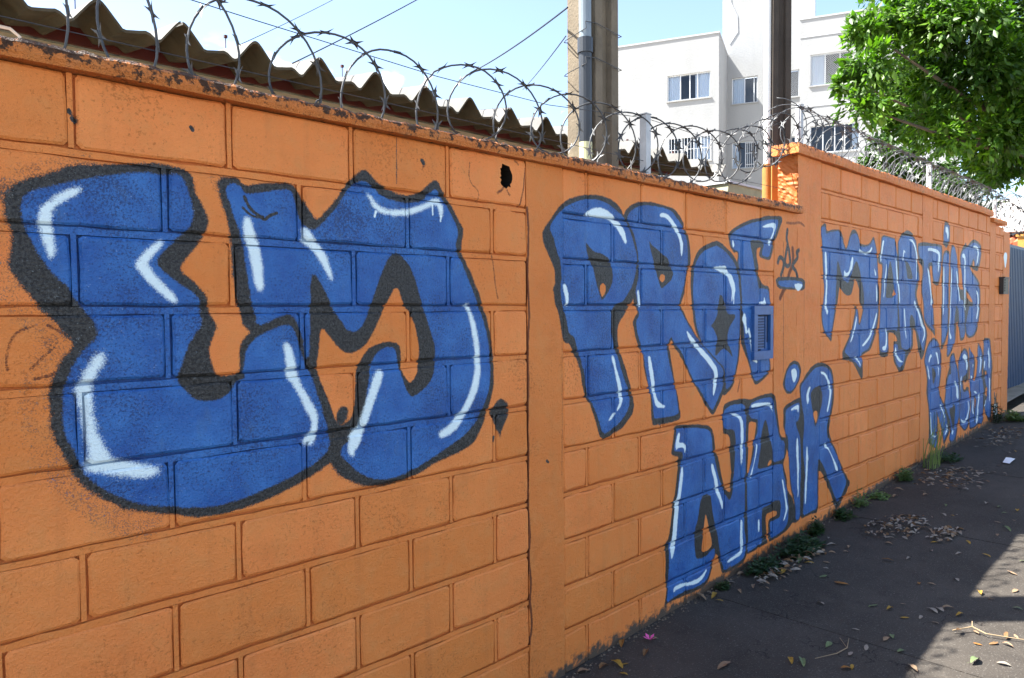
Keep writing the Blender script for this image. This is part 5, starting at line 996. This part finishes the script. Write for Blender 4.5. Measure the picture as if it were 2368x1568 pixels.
weed('weed_clump', 'flat green mat of weed beside the pale seedling', 'weed', 5.80, -0.05, 60, 0.05, 0.13, 0.024, MAT['weed_light'], 7)
weed('weed_clump', 'bushy mid-green weed before the tall grass tuft', 'weed', 6.42, -0.04, 70, 0.17, 0.09, 0.028, MAT['weed_light'], 8, 0.7)
weed('weed_clump', 'dark low weed around the root of the tall grass tuft', 'weed', 7.35, -0.08, 90, 0.09, 0.2, 0.03, MAT['weed'], 9)
weed('weed_clump', 'green tuft at the far wall corner by the gate', 'weed', 9.75, -0.10, 90, 0.16, 0.22, 0.04, MAT['grass'], 10, 0.5)
weed('weed_clump', 'slim upright weed growing against the far end of the tall wall', 'weed', 9.50, -0.03, 40, 0.42, 0.07, 0.035, MAT['weed'], 11, 0.95)
gr = thing('grass_tuft', 'tall thin grass tuft at the foot of the tall wall before the last word', 'grass', (7.0, -0.05, gz(7.0)))
rg = random.Random(5)
for i in range(26):
    a2 = rg.uniform(0, 6.283); L = rg.uniform(.15, .52); lean = rg.uniform(.05, .4); bx, by = rg.uniform(-.12, .14), -rg.uniform(0, .10); dx, dy = math.cos(a2)*L*lean, -abs(math.sin(a2))*L*lean*.7; wv = 0.0055; b = MB(); v = []; f = []
    for k in range(5):
        q = k/4; ww = wv*(1-q*.9); v += [(bx+dx*q*q-ww, by+dy*q*q, L*q*(1-.15*q*lean)), (bx+dx*q*q+ww, by+dy*q*q-.003, L*q*(1-.15*q*lean))]
    b.add(v, [(2*k, 2*k+1, 2*k+3, 2*k+2) for k in range(4)]); b.build('grass_blade', MAT['grass'], gr)

b = MB(); r5 = random.Random(8)
for i in range(900):
    X = 2.3+7.8*r5.random(); Y = -0.003-abs(r5.gauss(0, 0.035)); q = r5.uniform(.002, .008)*(1 if Y > -0.05 else 0.6); Z = gz(X)
    b.add([(X-q, Y, Z), (X+q*r5.uniform(.6, 1.2), Y-q, Z), (X+q*.4, Y+q, Z), (X+r5.uniform(-q, q)*.4, Y-q*.1, Z+q*r5.uniform(.7, 1.3))], [(0, 1, 3), (1, 2, 3), (2, 0, 3)])
tag(b.build('soil_grit', MAT['soil']), 'grit and soil crumbs gathered along the wall foot', 'soil', kind='stuff')
# ================================================================== fallen leaves, twigs and scraps
def leaf_mesh(name, mat, L, wd, curl, bend, seed):
    rg = random.Random(seed); v = []; f = []; n = 6
    for i in range(n+1):
        t = i/n; w2 = wd*math.sin(math.pi*min(1, t*0.93+0.04))**0.8*(1+rg.uniform(-.12, .12)); zc = 0.006+bend*math.sin(t*math.pi)+0.004*rg.random(); off = 0.12*L*math.sin(t*2.4+seed)
        v += [(L*(t-.5), off-w2, zc+curl*w2*1.4), (L*(t-.5), off, zc), (L*(t-.5), off+w2, zc+curl*w2*(1.4+rg.uniform(-.6, .6)))]
    for i in range(n):
        for q in range(2): f.append((3*i+q, 3*i+3+q, 3*i+4+q, 3*i+1+q))
    k = len(v); v += [(-L*.5-L*.22, 0.0, .004), (-L*.5, -.0012, .006), (-L*.5, .0012, .006)]; f.append((k, k+1, k+2))
    return mesh(name, v, f, mat)
KINDS = ['tan', 'yellow', 'brown', 'grey', 'green', 'orange']
LEAVES = {k: [leaf_mesh('fallen_leaf', MAT['fallen_'+k], 0.080+0.016*j, 0.016+0.003*j, -0.06+0.20*j, 0.005+.005*j, 10*i+j) for j in range(3)] for i, k in enumerate(KINDS)}
LAB = {'tan': 'dry tan leaf', 'yellow': 'yellow leaf', 'brown': 'dark brown leaf', 'grey': 'pale bleached leaf', 'green': 'green leaf', 'orange': 'orange-brown leaf'}
rg = random.Random(21); spots = []
def fallen(kind, x, y, s=1.0, z=0.0):
    ji = rg.randrange(3); me = LEAVES[kind][ji]; o = link('fallen_leaf', me, None, (x, y, gz(x)+0.001+z), (rg.uniform(-.18, .18), rg.uniform(-.18, .18), rg.uniform(0, 6.283))); o.scale = (s, s, s); 
    zone = 'nearest slab' if x < 3.44 else 'slab under the big letters' if x < 5.24 else 'slab past the weeds' if x < 7.04 else 'far slabs by the gate'
    row = 'close to the wall foot' if y > -0.35 else 'midway out' if y > -0.95 else 'out by the sunlight'
    tag(o, ('big ' if s > 0.60 else 'small ' if s < 0.42 else '')+('flat ', '', 'curled ')[ji]+LAB[kind]+' on '+zone+', '+row, 'leaf', kind+' leaves scattered on the sidewalk'); return o
for (kind, x, y, s) in  [('orange', 4.02, -0.5, 1.25), ('tan', 3.52, -0.9, 0.9), ('grey', 3.38, -0.86, 0.9), ('tan', 3.33, -1.07, 1.0), ('green', 3.84, -0.73, 0.9), ('yellow', 3.86, -0.8, 0.7), ('grey', 3.97, -0.96, 0.9), ('grey', 4.01, -0.99, 0.9), ('yellow', 3.8, -0.89, 0.75), ('grey', 3.86, -0.94, 0.6), ('tan', 3.84, -1.01, 0.7), ('yellow', 3.05, -0.66, 0.7), ('green', 3.07, -0.71, 0.9), ('orange', 3.14, -0.87, 0.8), ('yellow', 3.17, -0.88, 0.6), ('green', 3.3, -0.72, 0.9), ('grey', 3.28, -0.83, 0.9), ('grey', 3.53, -0.76, 0.6), ('green', 4.05, -0.39, 1.0), ('grey', 4.18, -0.35, 0.6), ('yellow', 4.19, -0.25, 0.8), ('tan', 4.27, -0.32, 0.9), ('yellow', 3.88, -0.13, 0.9), ('tan', 3.79, -0.03, 0.7), ('yellow', 3.43, -0.07, 0.9), ('yellow', 3.39, -0.12, 0.7), ('tan', 3.36, -0.02, 1.1), ('grey', 3.64, -0.05, 0.8), ('tan', 3.57, -0.14, 0.6), ('tan', 3.71, -0.23, 0.6), ('tan', 3.74, -0.32, 0.5), ('yellow', 4.35, -1.08, 0.8), ('tan', 4.75, -1.14, 1.1), ('grey', 4.46, -0.94, 0.7), ('tan', 4.32, -0.86, 0.6), ('green', 3.56, -1.24, 1.0), ('orange', 3.74, -1.21, 0.6), ('tan', 3.81, -1.31, 0.6), ('tan', 3.93, -1.32, 0.6), ('tan', 3.86, -1.18, 0.9), ('green', 6.06, -0.8, 1.0), ('grey', 5.63, -0.56, 0.8), ('tan', 6.15, -0.28, 0.8), ('tan', 5.89, -0.17, 0.8), ('grey', 6.09, -0.72, 0.7), ('tan', 5.39, -0.93, 0.7), ('green', 5.56, -0.95, 0.9), ('tan', 6.09, -0.13, 0.8), ('tan', 2.82, -0.47, 1.2), ('yellow', 3.97, -0.19, 0.9), ('tan', 4.81, -0.48, 0.6), ('tan', 4.6, -0.32, 0.6), ('orange', 4.52, -0.57, 1.0), ('green', 4.2, -0.18, 1.3), ('yellow', 4.96, -0.97, 0.7), ('tan', 4.05, -1.01, 0.7), ('grey', 3.7, -0.52, 0.7), ('tan', 3.96, -0.83, 0.5), ('yellow', 4.01, -1.07, 0.6), ('green', 3.45, -0.98, 0.7), ('green', 2.83, -0.09, 1.0), ('orange', 2.69, -0.02, 0.8), ('yellow', 2.52, -0.12, 0.9), ('brown', 2.47, -0.09, 0.7), ('tan', 2.38, -0.05, 0.9), ('yellow', 2.55, -0.14, 0.7), ('brown', 2.69, -0.15, 0.8), ('yellow', 2.48, -0.19, 0.6)]: fallen(kind, x, y, s*0.7)
for i in range(120):
    X = 2.4+rg.random()**0.8*8.0; Y = -0.06-rg.random()**0.7*1.6
    fallen(rg.choice(['tan', 'tan', 'tan', 'grey', 'grey', 'grey', 'brown', 'brown', 'yellow', 'green', 'orange']), X, Y, rg.uniform(.28, .58))
def pile(label, x, y, rx, ry, n, seed, kinds):
    r3 = random.Random(seed); b = MB(); 
    for i in range(int(n*1.5)):
        a2 = r3.uniform(0, 6.283); q = r3.random()**0.6*r3.uniform(.8, 1.35); px, py = rx*q*math.cos(a2), ry*q*math.sin(a2); src = LEAVES[r3.choice(kinds)][r3.randrange(3)]
        R = Matrix.Translation((px, py, 0.004+0.03*r3.random()*max(0, 1-q))) @ Matrix.Rotation(r3.uniform(0, 6.283), 4, 'Z') @ Matrix.Rotation(r3.uniform(-.5, .5), 4, 'X') @ Matrix.Scale(r3.uniform(.28, .6), 4)
        b.add([R @ vv.co for vv in src.vertices], [tuple(p.vertices) for p in src.polygons])
    me = mesh('leaf_litter', b.v, b.f, MAT['fallen_tan']); me.materials.append(MAT['fallen_brown']); me.materials.append(MAT['fallen_grey']); me.materials.append(MAT['fallen_grey'])
    nf = len(LEAVES['tan'][0].polygons); me.polygons.foreach_set('material_index', [((i//nf)*7) % 4 for i in range(len(me.polygons))])
    tag(link('leaf_litter', me, None, (x, y, gz(x))), label, 'leaf pile', kind='stuff')
pile('pile of dry leaves spread on the sidewalk crack beyond the large weeds', 5.20, -0.42, 0.30, 0.14, 80, 1, ['tan', 'grey', 'brown'])
pile('small leaf pile along the sidewalk crack, right of the bigger pile', 5.22, -0.70, 0.20, 0.07, 40, 2, ['tan', 'yellow', 'brown'])
pile('wide brown leaf pile on the sidewalk near the tall grass', 6.75, -0.35, 0.55, 0.22, 110, 3, ['brown', 'tan', 'orange'])
pile('dry leaves caught under the largest weed clump', 4.30, -0.20, 0.30, 0.07, 46, 4, ['tan', 'yellow', 'grey'])
pile('far leaf litter line near the gate corner', 8.9, -0.30, 0.9, 0.18, 90, 5, ['tan', 'brown'])
pile('yellowish leaf litter under the nearer spreading weed', 3.86, -0.17, 0.16, 0.06, 26, 6, ['yellow', 'tan', 'brown'])
tw = link('twig', None, None, (3.80, -1.22, gz(3.8)+.006)); tag(tw, 'forked dry twig with shrivelled leaves at the edge of the sunlight', 'twig')
b = MB(); b.tube([(-.02, .12, .01), (.06, .06, .02), (.04, .0, .012), (.08, -.10, .01), (.12, -.18, .008)], [.003, .0035, .003, .0025, .0015], 6); b.tube([(.06, .06, .02), (.10, .07, .03)], .0022, 5); b.build('stem', MAT['twig'], tw)
for (a, c) in ((.0, .10), (.09, -.07), (.12, -.16)): link('shrivelled_leaf', LEAVES['brown'][1], tw, (a, c, .008), (.3, .2, a*40)).scale = (.5, .5, .5)
tw = link('twig', None, None, (3.28, -0.80, gz(3.28)+.004)); tag(tw, 'thin bent twig lying near the bottom edge of the picture', 'twig')
b = MB(); b.tube([(-.16, .06, .004), (-.05, .01, .006), (.04, 0, .004), (.14, .03, .006)], [.0012, .002, .0022, .001], 5); b.tube([(.04, 0, .004), (.11, .06, .008)], .0012, 5); b.build('stem', MAT['twig'], tw)
fl = thing('fallen_flower', 'crumpled pink flower among dry leaves close to the wall foot', 'flower', (2.80, -0.10, gz(2.8)))
for k in range(5):
    a2 = k*1.256; b = MB(); b.add([(0, 0, .008), (.022*math.cos(a2-.4), .022*math.sin(a2-.4), .020), (.034*math.cos(a2), .034*math.sin(a2), .026), (.022*math.cos(a2+.4), .022*math.sin(a2+.4), .018)], [(0, 1, 2, 3)]); b.build('petal', MAT['petal'], fl)
pc = thing('paper_scrap', 'crumpled white paper scrap on the sidewalk toward the gate', 'litter', (7.6, -0.55, gz(7.6)))
b = MB(); b.add([(-.14, -.03, .006), (0, -.035, .02), (.13, -.02, .006), (.15, .02, .008), (.02, .03, .028), (-.12, .025, .006)], [(0, 1, 4, 5), (1, 2, 3, 4)]); b.build('sheet', MAT['litter'], pc)
